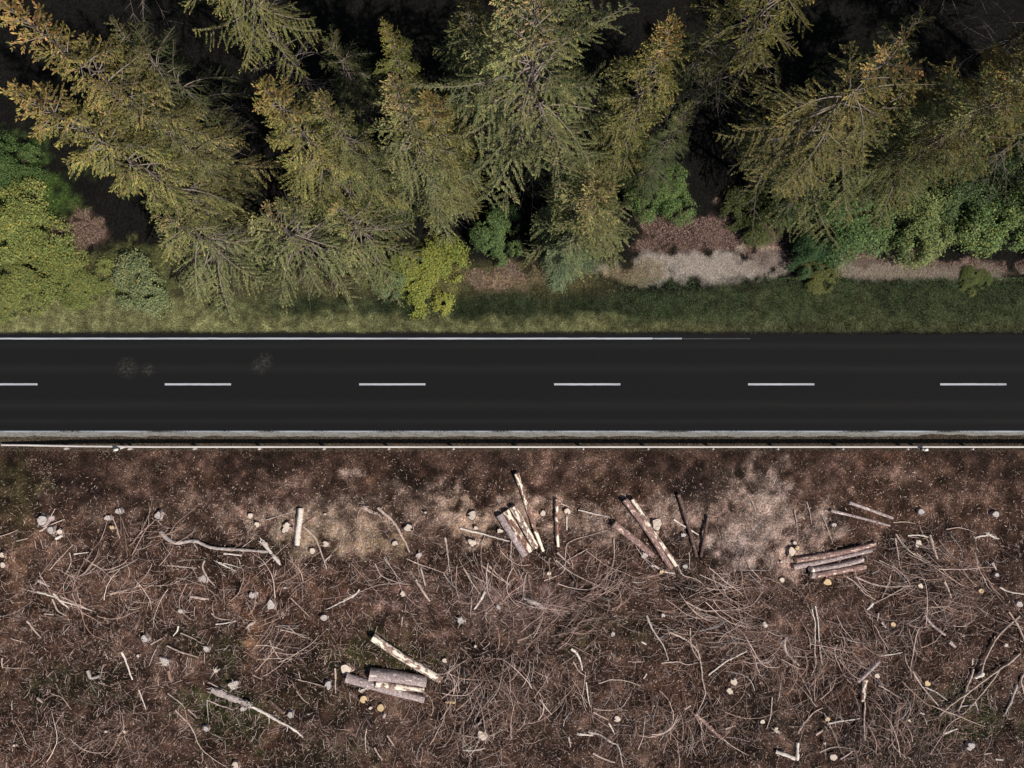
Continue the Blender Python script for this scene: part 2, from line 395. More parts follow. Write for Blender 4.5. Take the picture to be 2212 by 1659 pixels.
tag(rs, kind='structure')
bk = sheet('verge_shadow_strip', [(x, yy(724)-.1, yy(720.5)+wob(x, 3, .12, .6)) for x in XS], -.008, M['asphalt']); tag(bk, kind='structure')  # dark asphalt-coloured strip standing in for the shadow line beside the verge
for px0 in [356-420.5*k for k in (3, 2)] + [-62, 356, 776, 1197, 1616, 2031] + [2031+418*k for k in (1, 2)]:
    a = (px0-1106)/S; b = a+143/S; yc = yy(830.2)
    sheet('centre_dash', [(x, yc-.06+wob(x, 4, .02, .3), yc+.06+wob(x, 5, .02, .3)) for x in np.linspace(a, b, 24)], .004, M['paint'], road)
xe = (1410-1106)/S
def eline(x0, x1, ya, yb, m, lab, k=6):
    xs_ = np.linspace(x0, x1, max(2, int((x1-x0)/.3)))
    sheet('edge_line', [(x, yy(ya)+wob(x, k, .03, .5), yy(yb)+wob(x, k+1, .03, .5)) for x in xs_], .004, m, road)['label'] = lab
eline(-60, xe, 733.2, 729.6, M['paint'], 'bluish white edge line along the grass verge')
eline(xe+.03, xe+1.8, 733.0, 730.0, M['paint_worn'], 'worn continuation of the edge line')
eline(xe+1.85, xe+6, 732.8, 730.4, M['paint_faded'], 'nearly vanished end of the edge line')
sheet('edge_line', [(x, yy(933.8), yy(930.6)) for x in XS], .004, M['paint_worn'], road)['label'] = 'patchy worn edge line beside the dusty shoulder'

# ------------------------------------------------------------------ crash barrier and marker posts
def barrier():
    t = empty('crash_barrier', (0, 0, 0)); tag(t, 'long thin galvanised steel crash barrier running beside the road along the clearing', 'guardrail')
    xs = [(8-1106)/S, (60-1106)/S, (180-1106)/S] + list(np.arange((330-1106)/S, 60, 4.0))
    prof = [(0, .31), (.095, .305), (.095, .26), (.08, .23), (.08, .19), (.02, .155), (.08, .12), (.08, .08), (.03, .01), (0, 0)]   # W profile: y towards the road, z
    V = []; F = []
    for k, x in enumerate(xs):
        px = x*S+1106; tt = sstep(0, 330, np.array(px))
        yc = yy(965.4) - .0 + float(1-tt)*.08
        yb = yc*(H-.7)/H - .04; z0 = -.05 + .47*float(sstep(0, 260, np.array(px)))
        for (a, b) in prof: V.append((x, yb+a, z0+b))
        for (a, b) in prof[::-1]: V.append((x, yb+a-.012, z0+b-.004))
    n = len(prof)*2
    for k in range(len(xs)-1):
        for j in range(n): F.append((k*n+j, k*n+(j+1) % n, (k+1)*n+(j+1) % n, (k+1)*n+j))
    obj('rail', npmesh('rail', V, [F], None, [M['galv']]), t)
    sp = None; yb = yy(965.4)*(H-.7)/H - .04
    for k in range(-1, 16):
        x = (277+140.45*k-1106)/S*.985
        if k == -1: zt = .45
        V, Fq = box_vf(-.05, .05, -.045, .045, -.7, .0)
        if sp is None:
            mb = MB(); mb.add(*box_vf(-.05, .05, -.15, -.02, -.75, -.02)); mb.add(*box_vf(-.03, .03, -.02, .0, -.3, -.12))
            me = mb.mesh('post', [M['grey']])
        o = obj('post', me, t, (x, yb, .73 if k >= 0 else .62)); sp = o
barrier()
def marker(px, py, lean, label):
    q = W(px, py-4, .0); t = empty('marker_post', (q.x, q.y, gz(q.x, q.y))); tag(t, label, 'marker post', 'white marker posts behind the barrier')
    def shaft(z0, z1, k=1.0, tilt=0):
        V = []
        for z in (z0, z1):
            for (a, b) in ((-.06, -.05), (.06, -.05), (.045, .04), (0, .06), (-.045, .04)):
                V.append((a*k+lean[0]*z, b*k+lean[1]*z, z+(tilt*a if z == z1 else 0)))
        F = [[(i, (i+1) % 5, 5+(i+1) % 5, 5+i) for i in range(5)]]
        return V, F
    V, F = shaft(-.2, .72); obj('post', npmesh('post', V, F, None, [M['white']]), t)
    V, F = shaft(.72, .90, 1.02); obj('black_band', npmesh('band', V, F, None, [M['black']]), t)
    V, F = shaft(.90, 1.02); me = MB(); me.add(V, F+[np.array([(5, 6, 7), (5, 7, 8), (5, 8, 9)])]); obj('cap', me.mesh('cap', [M['white']]), t)
    mb = MB(); mb.add(*box_vf(-.10, .14, -.09, .05, 1.02, 1.05)); oo = obj('reflector_plate', mb.mesh('plate', [M['white']]), t, (lean[0]*1.02+lean[2], lean[1]*1.02, 0)); oo.rotation_euler = (0, 0, .15)
marker(272, 968, (-.08, -.12, -.08), 'white leaning marker post behind the barrier near its left end')
marker(1975, 968, (.05, -.12, .12), 'white leaning marker post behind the barrier at the right')

# ------------------------------------------------------------------ spruces
def make_branch(L, seed, sparse=0.0, fat=1.0, sweep=0.0):
    r = np.random.default_rng(seed)
    K = 9; u = np.linspace(0, 1, K)
    up = r.uniform(.0, .2); dr = r.uniform(.22, .5); lat = r.uniform(-.14, .14) + sweep*r.choice([-1, 1])
    def P(u): return np.stack([L*u, L*lat*u**2, L*(up*u - dr*u**2 + .2*u**4)], -1)
    wood = [(P(u), np.linspace(.024*L**.6, .007, K))]
    sb = []; sdv = []; sl = []; sc = []
    n = max(5, int(L/.15))
    for i in range(n):
        ui = (.10 if L < 1.2 else .26) + (.9 if L < 1.2 else .74)*(i+r.random())/n
        side = 1 if i % 2 else -1
        if r.random() < sparse: continue
        l = L*(.40*math.sin(math.pi*min(1, ui*.7+.22))**.8)*r.uniform(.45, 1.2)*(1 if ui < .85 else .7)
        l = min(max(l, .14), 1.1)
        p0 = P(np.array([ui]))[0]
        ang = math.radians(r.uniform(32, 62))*side
        d = np.array([math.cos(ang), math.sin(ang), r.uniform(-.6, .0)]); d /= np.linalg.norm(d)
        m = max(3, int(l/.042)); s = np.linspace(.2, 1, m)*l
        curl = r.uniform(-.5, .1); fx = r.uniform(.1, .4); tone = r.uniform(.72, 1.28)
        pts = p0 + d*s[:, None]; pts[:, 2] += curl*s**2; pts[:, 0] += fx*s**2
        if l > .3: wood.append((np.array([p0+(d*t*l + np.array([fx*(t*l)**2, 0, curl*(t*l)**2])) for t in np.linspace(0, .9, K)]), np.linspace(.009, .004, K)))
        for j in range(m):
            q = pts[j]
            a2 = math.radians(r.uniform(15, 55))*(1 if j % 2 else -1)
            c, s_ = math.cos(a2), math.sin(a2)
            dd = np.array([d[0]*c-d[1]*s_, d[0]*s_+d[1]*c, d[2]+r.uniform(-.3, .4)]); dd /= np.linalg.norm(dd)
            sb.append(q); sdv.append(dd); sl.append(r.uniform(.10, .19)*(1.05-.35*j/m)); sc.append(tone)
        sb.append(pts[-1]); sdv.append(d); sl.append(.18); sc.append(tone*1.15)
    for j in range(int(L/.06)):
        q = P(np.array([r.uniform(.45, 1)]))[0]; a = r.uniform(-.8, .8)
        sb.append(q); sdv.append(np.array([math.cos(a), math.sin(a), r.uniform(0, .4)])); sl.append(r.uniform(.1, .17)); sc.append(1.1)
    return np.array(sb), np.array(sdv), np.array(sl)*fat, wood, np.array(sc)
TL = [.55, 1.0, 1.7, 2.5, 3.5, 4.6]
TEMPL = {}
def templ(li, v, sparse):
    k = (li, v, sparse)
    if k not in TEMPL: TEMPL[k] = make_branch(TL[li], 1000*li+17*v+int(sparse*10), sparse, sweep=.28 if li > 3 else .05)
    return TEMPL[k]
def rot(az, pitch):
    ca, sa, cp, sp = math.cos(az), math.sin(az), math.cos(pitch), math.sin(pitch)
    return np.array([[ca*cp, -sa, -ca*sp], [sa*cp, ca, -sa*sp], [sp, 0, cp]])
def crown_mesh(name, Ht, Rb, z0, nb, seed, sparse=0.0, drop=0.0, expo=.7, skirt=0, skl=4.2, skz=(2.5, 8)):
    r = np.random.default_rng(seed)
    B = []; D = []; Ln = []; T = []; WP = []; WR = []; TN = []
    az = 0
    jobs = []
    for i in range(nb):
        t = ((i+r.random())/nb)**.85
        az += 2.39996 + r.uniform(-.5, .5)
        if r.random() < drop*(1-t*.6): continue
        lob = 1+.32*math.sin(3*az+seed+t*5)*(1-t)+.2*math.sin(5*az-seed+t*13)
        L = Rb*(1-t)**expo*r.uniform(.62, 1.2)*lob + .22
        jobs.append((t, z0+(Ht-z0)*t, L, az, math.radians(np.interp(t, [0, .35, .75, 1], [-16, -2, 22, 64]) + r.uniform(-10, 10))))
    for i in range(skirt):
        az += 2.39996 + r.uniform(-.5, .5)
        z = r.uniform(*skz); jobs.append((max(0, (z-z0)/(Ht-z0))*.6, z, skl*r.uniform(.75, 1.2), az, math.radians(r.uniform(-22, -6))))
    for t, z, L, az_, pitch in jobs:
        li = int(np.argmin([abs(L-q) for q in TL]))
        sb, dv, ln, wood, tn = templ(li, int(r.integers(3)), sparse)
        sc = L/TL[li]
        Mx = rot(az_, pitch); o = np.array([0, 0, z])
        B.append((sb*sc)@Mx.T+o); D.append(dv@Mx.T); Ln.append(ln*np.clip(sc, .9, 1.15)); T.append(np.full(len(sb), t)); TN.append(tn*r.uniform(.8, 1.2))
        for wp, wr in wood: WP.append((wp*sc)@Mx.T+o); WR.append(wr)
    TN = np.concatenate(TN)
    B = np.concatenate(B); D = np.concatenate(D); Ln = np.concatenate(Ln); T = np.concatenate(T)
    n = len(B)
    # each shoot: two crossed tapering blades
    up = np.array([0, 0, 1.0]); u = np.cross(D, up); u /= np.linalg.norm(u, axis=1, keepdims=True)+1e-6
    v = np.cross(u, D); wd = Ln*.18
    tip = B + D*Ln[:, None]; mid = B + D*(Ln*.5)[:, None]
    V = np.stack([B, mid+u*wd[:, None], tip, mid-u*wd[:, None], mid+v*wd[:, None], mid-v*wd[:, None]], 1).reshape(-1, 3)
    k = np.arange(n)[:, None]*6
    Q = np.concatenate([k+np.array([[0, 1, 2, 3]]), k+np.array([[0, 4, 2, 5]])])
    # own colour: younger tips yellower, some dry
    base = np.array([.165, .168, .074]); yellow = np.array([.36, .30, .11]); dry = np.array([.27, .19, .12]); green = np.array([.10, .13, .058])
    rr = r.random(n); col = base + (yellow-base)*np.clip((T-.35)*1.2, 0, 1)[:, None]*.8
    col = np.where((rr < .25)[:, None], green, col); col = np.where((rr > .965)[:, None], dry, col); col = np.where(((T > .84) & (r.random(n) < .4))[:, None], np.array([.33, .22, .12]), col)
    col = col*(r.uniform(.75, 1.25, n)*TN)[:, None]
    colv = np.repeat(col, 6, axis=0).reshape(n, 6, 3); colv[:, 2] *= 1.3; colv = colv.reshape(-1, 3)
    mb = MB(); mb.add(V, [Q], 0, colv)
    wv, wq = tubes(np.array(WP), np.array(WR)*1.15, 3)
    mb.add(wv, [wq], 1, np.array([.27, .225, .185]))
    return mb.mesh(name, [M['needle'], M['twig']])
def trunk_mesh(Ht, r0, seed):
    r = np.random.default_rng(seed); K = 14
    z = np.linspace(-.3, Ht, K); p = np.stack([.05*np.sin(z*.4+seed), .05*np.cos(z*.33+seed), z], -1)
    rad = r0*(1-z/Ht*.97).clip(.02) + .12*np.exp(-np.abs(z)*1.6)
    V, Q = tubes(p[None], rad[None], 10)
    return npmesh('trunk', V, [Q], None, [M['trunk']], smooth=True)
def dead_mesh(z0, z1, L, n, seed):
    r = np.random.default_rng(seed); P = []; Rr = []
    u = np.linspace(0, 1, 7)
    for i in range(n):
        a = r.uniform(0, 6.28); l = L*r.uniform(.5, 1.1); z = r.uniform(z0, z1); b = r.uniform(-.3, .3); dr = r.uniform(.1, .5)
        d = np.stack([np.cos(a+b*u)*l*u, np.sin(a+b*u)*l*u, z+.1*l*u-dr*l*u**2], -1); P.append(d); Rr.append(np.linspace(.022, .005, 7))
        for k in range(5):
            j = int(r.integers(2, 6)); a2 = a+r.choice([-1, 1])*r.uniform(.5, 1); q = d[j]; l2 = l*.3*r.uniform(.5, 1)
            P.append(np.stack([q[0]+np.cos(a2)*l2*u, q[1]+np.sin(a2)*l2*u, q[2]-.3*l2*u], -1)); Rr.append(np.linspace(.009, .003, 7))
    V, Q = tubes(np.array(P), np.array(Rr), 3)
    return npmesh('dead_twigs', V, [Q], np.tile([.27, .23, .195], (len(V), 1)), [M['twig']])
KINDS = {  # name: (height, crown, trunk, dead)
    'dense':  (20, crown_mesh('crown', 20, 2.5, 3.0, 112, 11, 0, .08, .48, 16, 3.9, (2, 6))),
    'dense2': (20, crown_mesh('crown', 20, 2.25, 3.4, 105, 23, .08, .12, .45, 14, 3.5, (2, 6))),
    'broad':  (21, crown_mesh('crown', 21, 3.7, 5.0, 92, 31, .2, .2, .5, 22, 4.6, (5, 15))),
    'open':   (20, crown_mesh('crown', 20, 2.7, 8.0, 58, 47, .2, .25, .45, 17, 3.9, (5, 16))),
    'young':  (12, crown_mesh('crown', 12, 2.9, .5, 150, 53, 0, .0, .62, 10, 3.0, (.8, 3))),
    'ragged': (11, crown_mesh('crown', 11, 2.0, 2.0, 38, 83, .15, .2, .5, 18, 3.8, (1.6, 6.5))),
    'slim':   (20, crown_mesh('crown', 20, 2.2, 8.0, 90, 61, .1, .1, .5, 4, 3, (6, 9))),
    'tall':   (23, crown_mesh('crown', 23, 3.4, 12.0, 80, 71, .2, .1, .55)),
}
TRK = {k: (trunk_mesh(v[0], .17 if k != 'young' else .11, i), dead_mesh(.8, {'young': 2, 'tall': 13, 'slim': 7}.get(k, 5.5), {'young': 1.8, 'open': 4.2, 'broad': 4.2}.get(k, 3.2), {'tall': 60, 'young': 6}.get(k, 26), i+5)) for i, (k, v) in enumerate(KINDS.items())}
def spruce(tx, ty, h, kind, wide, tint, rz, label, lean=(0, 0), base=None):
    hk, cm = KINDS[kind]
    if base: q = Vector(base)
    else:
        f = (H-h)/H; q = Vector(((tx-1106)/S*f, (829.5-ty)/S*f, 0))
    t = empty('spruce_tree', (q.x, q.y, gz(q.x, q.y)), rz); s = h/hk
    t.scale = (wide*s, wide*s, s)
    tag(t, label, 'spruce', 'spruce trees lining the forest edge')
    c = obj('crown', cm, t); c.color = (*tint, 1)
    obj('trunk', TRK[kind][0], t); obj('dead_branches', TRK[kind][1], t)
    return t
YEL = (1.2, 1.14, .88); OLI = (.95, 1.0, .9); GRN = (.72, .9, .85); PAL = (1.08, 1.12, 1.1); RED = (1.12, .98, .80); SHADED = (.45, .52, .45)  # last tint darkens the needles of crowns sunk in the shaded gaps
spruce(45, 205, 19.5, 'dense', .88, YEL, .3, 'big yellow-olive spruce at the far left, broad spiky crown beside the bright green bush')
spruce(215, 185, 16.5, 'dense2', .6, OLI, 2.2, 'olive spruce just right of the big yellow one at the left')
spruce(20, 20, 21, 'dense2', .9, RED, 1.2, 'brownish yellow spruce top in the upper left corner')
spruce(575, 195, 18.5, 'dense', .86, YEL, 1.9, 'golden-topped spruce left of the middle, its tip pointing up to the dark gap')
spruce(692, 215, 16.5, 'dense2', .75, OLI, 5.1, 'slimmer olive spruce touching the right side of the golden-topped one')
spruce(350, 470, 10, 'ragged', 1.05, PAL, 2.6, 'low ragged spruce with bare drooping boughs just right of the brown patch at the left')
spruce(572, 462, 10.5, 'ragged', 1.1, PAL, 4.1, 'low spruce with long curved boughs hanging over the verge under the golden-topped one')
spruce(735, 450, 9.5, 'ragged', 1.1, OLI, 5.6, 'short drooping spruce left of the yellow-green bush')
spruce(1560, 40, 12, 'open', .9, SHADED, 2.2, 'dim sparse spruce in the dark gap right of the full yellow-olive one')
spruce(715, 90, 11, 'open', .9, SHADED, 4.2, 'dim sparse spruce in the dark gap right of the golden-topped one')
spruce(1990, 40, 12, 'open', .8, SHADED, 3.1, 'dim sparse spruce in the dark gap near the upper right corner')
spruce(250, 60, 13, 'open', .9, SHADED, 1.1, 'dim sparse spruce sunk in the dark gap at the upper left')
spruce(1950, 200, 14, 'ragged', .9, OLI, 3.0, 'low olive spruce with loose boughs under the reddish-brown one')
spruce(852, 185, 18.5, 'dense2', .92, PAL, 3.3, 'tall even spruce with a reddish tip left of the great central spruce')
spruce(925, 215, 16, 'dense', .78, YEL, .2, 'yellow-green spruce leaning on the right of the reddish-tipped one')
spruce(835, 60, 15, 'dense2', .75, (1.0, 1.1, .7), 2.0, 'small bright green spruce top alone in the dark gap at the top')
spruce(1160, -20, 21, 'broad', 1.0, PAL, 1.0, 'great open central spruce with pale bare limbs fanning down')
spruce(1285, 405, 11.5, 'young', 1.0, PAL, .5, 'bushy pale green young spruce reaching down to the verge right of centre')
spruce(1240, 520, 6.0, 'young', 1.15, (.85, 1.1, 1.35), 2.9, 'small blue-green spruce at the foot of the bushy young one')
spruce(1450, 60, 18.5, 'dense2', .88, YEL, 1.7, 'full yellow-olive spruce right of the great central one')
spruce(1490, 230, 14, 'dense', .6, GRN, 3.9, 'green spruce close against the full yellow-olive one')
spruce(1800, -200, 21, 'tall', .8, (1.15, 1.05, .75), .9, 'golden olive spruce hanging in from the top edge right of centre')
spruce(1930, 120, 18.5, 'open', 1.0, RED, 2.5, 'open reddish-brown spruce with wide spaced limbs at the right')
spruce(2500, -10, 18, 'dense', 1.15, (1.3, 1.0, .72), 4.8, 'rusty brown spruce in the upper right corner')
spruce(2215, 190, 16, 'dense', .7, YEL, 1.1, 'yellowish spruce at the right edge above the green bushes')
spruce(376, -250, 21, 'tall', .8, YEL, 3.6, 'golden spruce hanging in from the top edge above the golden-topped one')
spruce(1010, 10, 17, 'slim', .9, SHADED, .8, 'dim dark spruce left of the great central one')
spruce(2330, 120, 19, 'dense', .9, OLI, 2.7, 'spruce mostly beyond the right edge above the bushes')
for i, (x, y, k) in enumerate([(27, 13, 'tall'), (33, 17, 'tall'), (29, 20, 'tall'), (36, 8, 'dense'), (-22, 24, 'tall'), (-9, 25, 'tall'), (3, 23.5, 'tall'), (14, 25, 'tall'), (25, 24, 'tall'), (-37, 13, 'dense'), (-40, 22, 'tall'), (37, 12, 'dense2'), (42, 20, 'tall'), (-15, 31, 'tall'), (8, 31, 'tall'), (20, 32, 'tall'), (-30, 32, 'tall'), (33, 30, 'tall')]):  # those past the right edge are added to cast shade on the floor
    t = spruce(0, 0, KINDS[k][0]+(i % 3)*.5, k, 1.0, OLI, i*1.3, ('tall dark spruce deeper in the forest, its crown beyond the top edge' if y > 22 else 'spruce with crown beyond the right edge, added to shade the forest floor' if x > 0 else 'dark spruce standing beyond the left edge of the forest'), base=(x, y, 0))

# ------------------------------------------------------------------ broadleaf bushes
def bush_mesh(seed, n, leaf, lobes=7):
    """unit bush: radius 1, height 1"""
    r = np.random.default_rng(seed)
    cs = []
    for i in range(lobes):
        a = r.uniform(0, 6.28); d = r.uniform(.05, .85)**.8 if i else 0; cs.append((d*math.cos(a), d*math.sin(a), r.uniform(.3, .75)*(1-.5*d), r.uniform(.16, .42)))
    cs = np.array(cs); w_ = cs[:, 3]**2; ii = r.choice(lobes, n, p=w_/w_.sum())
    d = r.normal(size=(n, 3)); d[:, 2] = np.abs(d[:, 2])*1.1-.25; d /= np.linalg.norm(d, axis=1, keepdims=True)
    rad = cs[ii, 3]*(1.05-.55*r.random(n)**1.3+np.abs(r.normal(0, .16, n)))
    Pp = cs[ii, :3] + d*rad[:, None]*(1+.35*(fbm(d[:, 0]*2+ii*3, d[:, 1]*2+d[:, 2], .5, 5, 3)-.5)[:, None]*2)
    ok = (vnoise(Pp[:, 0]*5+40, Pp[:, 1]*5+40, seed)+.25*r.random(n) > .42); Pp = Pp[ok]; d = d[ok]; n = len(Pp)
    nrm = d*.6 + r.normal(0, .5, (n, 3)) + np.array([0, 0, .9]); nrm /= np.linalg.norm(nrm, axis=1, keepdims=True)
    t = np.cross(nrm, r.normal(size=(n, 3))); t /= np.linalg.norm(t, axis=1, keepdims=True)+1e-6; b = np.cross(nrm, t)
    L = leaf*r.uniform(.5, 1.5, n)[:, None]
    V = np.stack([Pp-t*L, Pp+b*L*.55, Pp+t*L, Pp-b*L*.55], 1).reshape(-1, 3)
    V[:, 2] = np.maximum(V[:, 2], .01)
    Q = np.arange(4*n).reshape(n, 4)
    c = np.array([.135, .18, .078])*r.uniform(.5, 1.5, n)[:, None]; y = r.random(n) < .12; c[y] = c[y]*np.array([1.7, 1.25, .9])
    fol = npmesh('foliage', V, [Q], np.repeat(c, 4, axis=0), [M['leaf']])
    P = []; Rr = []
    u = np.linspace(0, 1, 6)
    for k in range(26):
        c_ = cs[r.integers(lobes)]; e = c_[:3] + r.normal(0, .12, 3); s0 = r.normal(0, .07, 3); s0[2] = -.08
        m_ = s0 + (e-s0)*u[:, None]; m_[:, 2] += .12*np.sin(u*math.pi); P.append(m_); Rr.append(np.linspace(.016, .005, 6))
    V, Q = tubes(np.array(P), np.array(Rr), 4)
    return fol, npmesh('stems', V, [Q], np.tile([.12, .09, .065], (len(V), 1)), [M['twig']])
BM = [bush_mesh(3, 34000, .021, 22), bush_mesh(8, 34000, .021, 26), bush_mesh(14, 20000, .028, 16), bush_mesh(21, 30000, .021, 28)]
def bush(px, py, rpx, h, k, tint, label, group='broadleaf bushes at the forest edge'):
    q = W(px, py, h*.55); t = empty('bush', (q.x, q.y, gz(q.x, q.y)-.05), px*.37)
    rr = rpx/S*(H-h*.5)/H*1.12; t.scale = (rr, rr, h); tag(t, label, 'bush', group)
    f = obj('foliage', BM[k][0], t); f.color = (*tint, 1); obj('stems', BM[k][1], t)
G1 = (1, 1, 1)
bush(40, 475, 82, 2.6, 0, (1.6, 1.4, 1.05), 'large bright green bush at the left edge below the big yellow spruce')
bush(5, 350, 60, 3.0, 1, (.6, .75, .6), 'darker green bush at the left edge above the bright green one')
bush(75, 600, 75, 1.4, 3, (1.5, 1.3, 1.0), 'low olive bush on the verge at the lower left of the trees')
bush(5, 640, 60, 1.0, 1, (1.4, 1.2, 1.0), 'low olive-green bush cut by the left edge beside the verge')
bush(175, 605, 62, .9, 1, (1.3, 1.15, .9), 'flat yellowish bush between the low olive bush and the mint green one')
bush(298, 622, 58, 1.6, 2, (1.5, 1.35, 1.6), 'mint green rounded bush on the verge under the left spruces')
bush(918, 598, 74, 1.0, 1, (1.75, 1.5, .85), 'bright yellow-green bush on the verge left of centre')
bush(845, 612, 32, 1.3, 2, (1.2, 1.2, 1.5), 'small mint bush touching the left side of the yellow-green bush')
bush(1072, 508, 52, 2.6, 1, (.95, 1.1, 1.0), 'fresh green bush in the shade between two spruces near the centre')
bush(1432, 415, 62, 2.6, 0, (.9, 1.05, .85), 'green bush above the brown bracken bank')
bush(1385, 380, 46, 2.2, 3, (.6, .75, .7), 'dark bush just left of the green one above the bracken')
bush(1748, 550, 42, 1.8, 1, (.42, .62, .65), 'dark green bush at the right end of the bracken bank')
bush(1775, 590, 40, .8, 3, (1.0, .85, .7), 'low olive bush in front of the dark green one beside the pale grass')
bush(1835, 452, 88, 2.8, 3, (.75, .95, .85), 'wide mid-green bush right of the bracken bank')
bush(1980, 466, 82, 3.2, 0, (1.3, 1.25, 1.15), 'leafy green bush with drooping edge right of the wide mid-green one')
bush(2175, 330, 85, 4.2, 1, (1.1, 1.1, 1.15), 'tall blue-green bush at the right edge below the rusty spruce')
bush(2170, 476, 72, 3.0, 2, (1.1, 1.2, 1.05), 'bright green bush at the right edge, lowest of the tall bushes')
bush(2080, 410, 70, 3.4, 3, (.75, .85, .9), 'muted green bush between the leafy bush and the tall blue-green one')
bush(1640, 465, 60, 1.4, 3, (.62, .58, .5), 'low dusky bush under the ragged sparse spruce')
bush(2105, 604, 30, .4, 1, (.8, .75, .6), 'flat olive weed clump on the verge near the right edge')
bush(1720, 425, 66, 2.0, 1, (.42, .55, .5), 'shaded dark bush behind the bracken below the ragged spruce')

# ------------------------------------------------------------------ uncountable ground cover
def scatter(n, x0, x1, y0, y1, prob=None, seed=1):
    r = np.random.default_rng(seed); px = r.uniform(x0, x1, n); py = r.uniform(y0, y1, n)
    if prob is not None:
        k = r.random(n) < prob(px, py); px = px[k]; py = py[k]
    return px, py
def blades(name, px, py, cols, lmin, lmax, wd, upness, label, cat, seed=2, ori=None, mat_='blade', z0=0.0):
    r = np.random.default_rng(seed); n = len(px)
    x = (px-1106)/S; y = (829.5-py)/S; z = ground_z(x, y)+.004+z0*r.random(n)
    a = r.uniform(0, 2*math.pi, n) if ori is None else ori+r.normal(0, .55, n)
    L = r.uniform(lmin, lmax, n); up = r.uniform(upness[0], upness[1], n)
    d = np.stack([np.cos(a)*(1-up), np.sin(a)*(1-up), up], -1)
    s = np.stack([-np.sin(a), np.cos(a), np.zeros(n)], -1)*(wd*r.uniform(.6, 1.4, n))[:, None]
    B = np.stack([x, y, z], -1)
    mid = B + d*(L*.55)[:, None]; tip = B + d*L[:, None] + np.array([0, 0, -1])*(L*.12)[:, None]
    tip[:, 2] = np.maximum(tip[:, 2], z)
    V = np.stack([B-s*.6, B+s*.6, mid+s, mid-s, tip], 1).reshape(-1, 3)
    k = np.arange(n)[:, None]*5
    me = npmesh(name, V, [k+np.array([[0, 1, 2, 3]]), k+np.array([[3, 2, 4]])], np.repeat(cols, 5, axis=0), [M[mat_]])
    return tag(obj(name, me), label, cat, kind='stuff')
def vary(n, base, lo, hi, seed): 
    r = np.random.default_rng(seed); return np.broadcast_to(base, (n, 3))*r.uniform(lo, hi, n)[:, None]
# green verge
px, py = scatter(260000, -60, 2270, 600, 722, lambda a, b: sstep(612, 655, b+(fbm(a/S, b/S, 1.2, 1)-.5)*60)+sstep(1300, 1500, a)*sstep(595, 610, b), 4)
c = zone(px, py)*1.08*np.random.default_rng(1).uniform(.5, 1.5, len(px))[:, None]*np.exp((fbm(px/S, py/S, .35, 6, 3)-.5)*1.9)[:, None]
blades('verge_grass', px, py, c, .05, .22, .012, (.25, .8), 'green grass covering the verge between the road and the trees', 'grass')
# leafy dark cover on the right of the verge
px, py = scatter(60000, 1300, 2270, 600, 695, lambda a, b: sstep(1300, 1500, a)*sstep(.35, .5, fbm(a/S, b/S, .8, 6)), 5)
c = vary(len(px), (.075, .11, .045), .5, 1.7, 6)
blades('clover_cover', px, py, c, .06, .12, .03, (.1, .5), 'dark leafy ground cover on the right part of the verge', 'ground cover')
px, py = scatter(9000, -60, 2270, 625, 715, None, 55)
blades('verge_flowers', px, py, vary(len(px), (.27, .30, .16), .5, 1.5, 8), .02, .05, .014, (.1, .5), 'tiny pale weed flowers sprinkled over the verge', 'weeds')
# dry grass and bracken
px, py = scatter(90000, 900, 2270, 540, 625, lambda a, b: (zone(a, b)[..., 0] > .2)*1.0, 9)
c = zone(px, py)*np.random.default_rng(3).uniform(.55, 1.5, len(px))[:, None]
blades('dry_grass', px, py, c, .08, .22, .010, (.15, .6), 'pale dry grass along the foot of the bank behind the verge', 'grass')
px, py = scatter(70000, 100, 2270, 430, 600, lambda a, b: (np.abs(zone(a, b)[..., 0]-.13) < .05)*(zone(a, b)[..., 1] < zone(a, b)[..., 0]*.85)*1.0, 10)
c = vary(len(px), (.20, .135, .11), .4, 1.8, 11)
blades('dry_bracken', px, py, c, .10, .30, .018, (.1, .6), 'brown dead bracken on the bank under the spruces', 'bracken')
# forest floor litter, darkened to carry the shade of the gaps
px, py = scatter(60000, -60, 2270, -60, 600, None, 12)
blades('forest_litter', px, py, vary(len(px), (.012, .0115, .0095), .4, 1.8, 13), .05, .2, .012, (.0, .2), 'needle litter and dead twigs on the forest floor, colour darkened for deep shade', 'litter', mat_='litter')
# dark grass strip between shoulder and barrier
px, py = scatter(60000, -60, 2270, 938, 975, lambda a, b: sstep(936, 946, b+(fbm(a/S, b/S, .5, 1)-.5)*12), 14)
c = vary(len(px), (.15, .12, .085), .3, 1.8, 15); r_ = np.random.default_rng(2).random(len(px)); c = np.where((r_ > .95)[:, None], np.array([.34, .29, .18]), c)
blades('roadside_grass', px, py, c, .06, .15, .010, (.3, .85), 'dark grass strip between the shoulder and the crash barrier', 'grass')
# clearing: coarse brown grass, chips, needles
def flow(px, py): return (fbm(px/S, py/S, 3.0, 3, 2)-.5)*14
px, py = scatter(330000, -50, 2262, 966, 1690, lambda a, b: np.where(b < 1090, 1.0, .55), 16)
zc = zone(px, py); r_ = np.random.default_rng(17)
c = zc*1.25*np.exp(r_.normal(-.05, .75, len(px)))[:, None]
blades('dead_grass', px, py, np.clip(c, 0, .7), .06, .20, .009, (.02, .45), 'matted brown dead grass and needles covering the clearing', 'litter', 18, flow(px, py), 'litter')
px, py = scatter(120000, -50, 2262, 985, 1690, lambda a, b: np.clip(zone(a, b)[..., 0]*3.2-.05, .16, 1)*sstep(985, 1100, b+(fbm(a/S, b/S, 1.5, 2)-.5)*160), 19)
r_ = np.random.default_rng(20); n = len(px)
pal = np.array([(.50, .35, .28), (.38, .26, .20), (.64, .50, .41), (.36, .27, .24), (.32, .18, .12)])
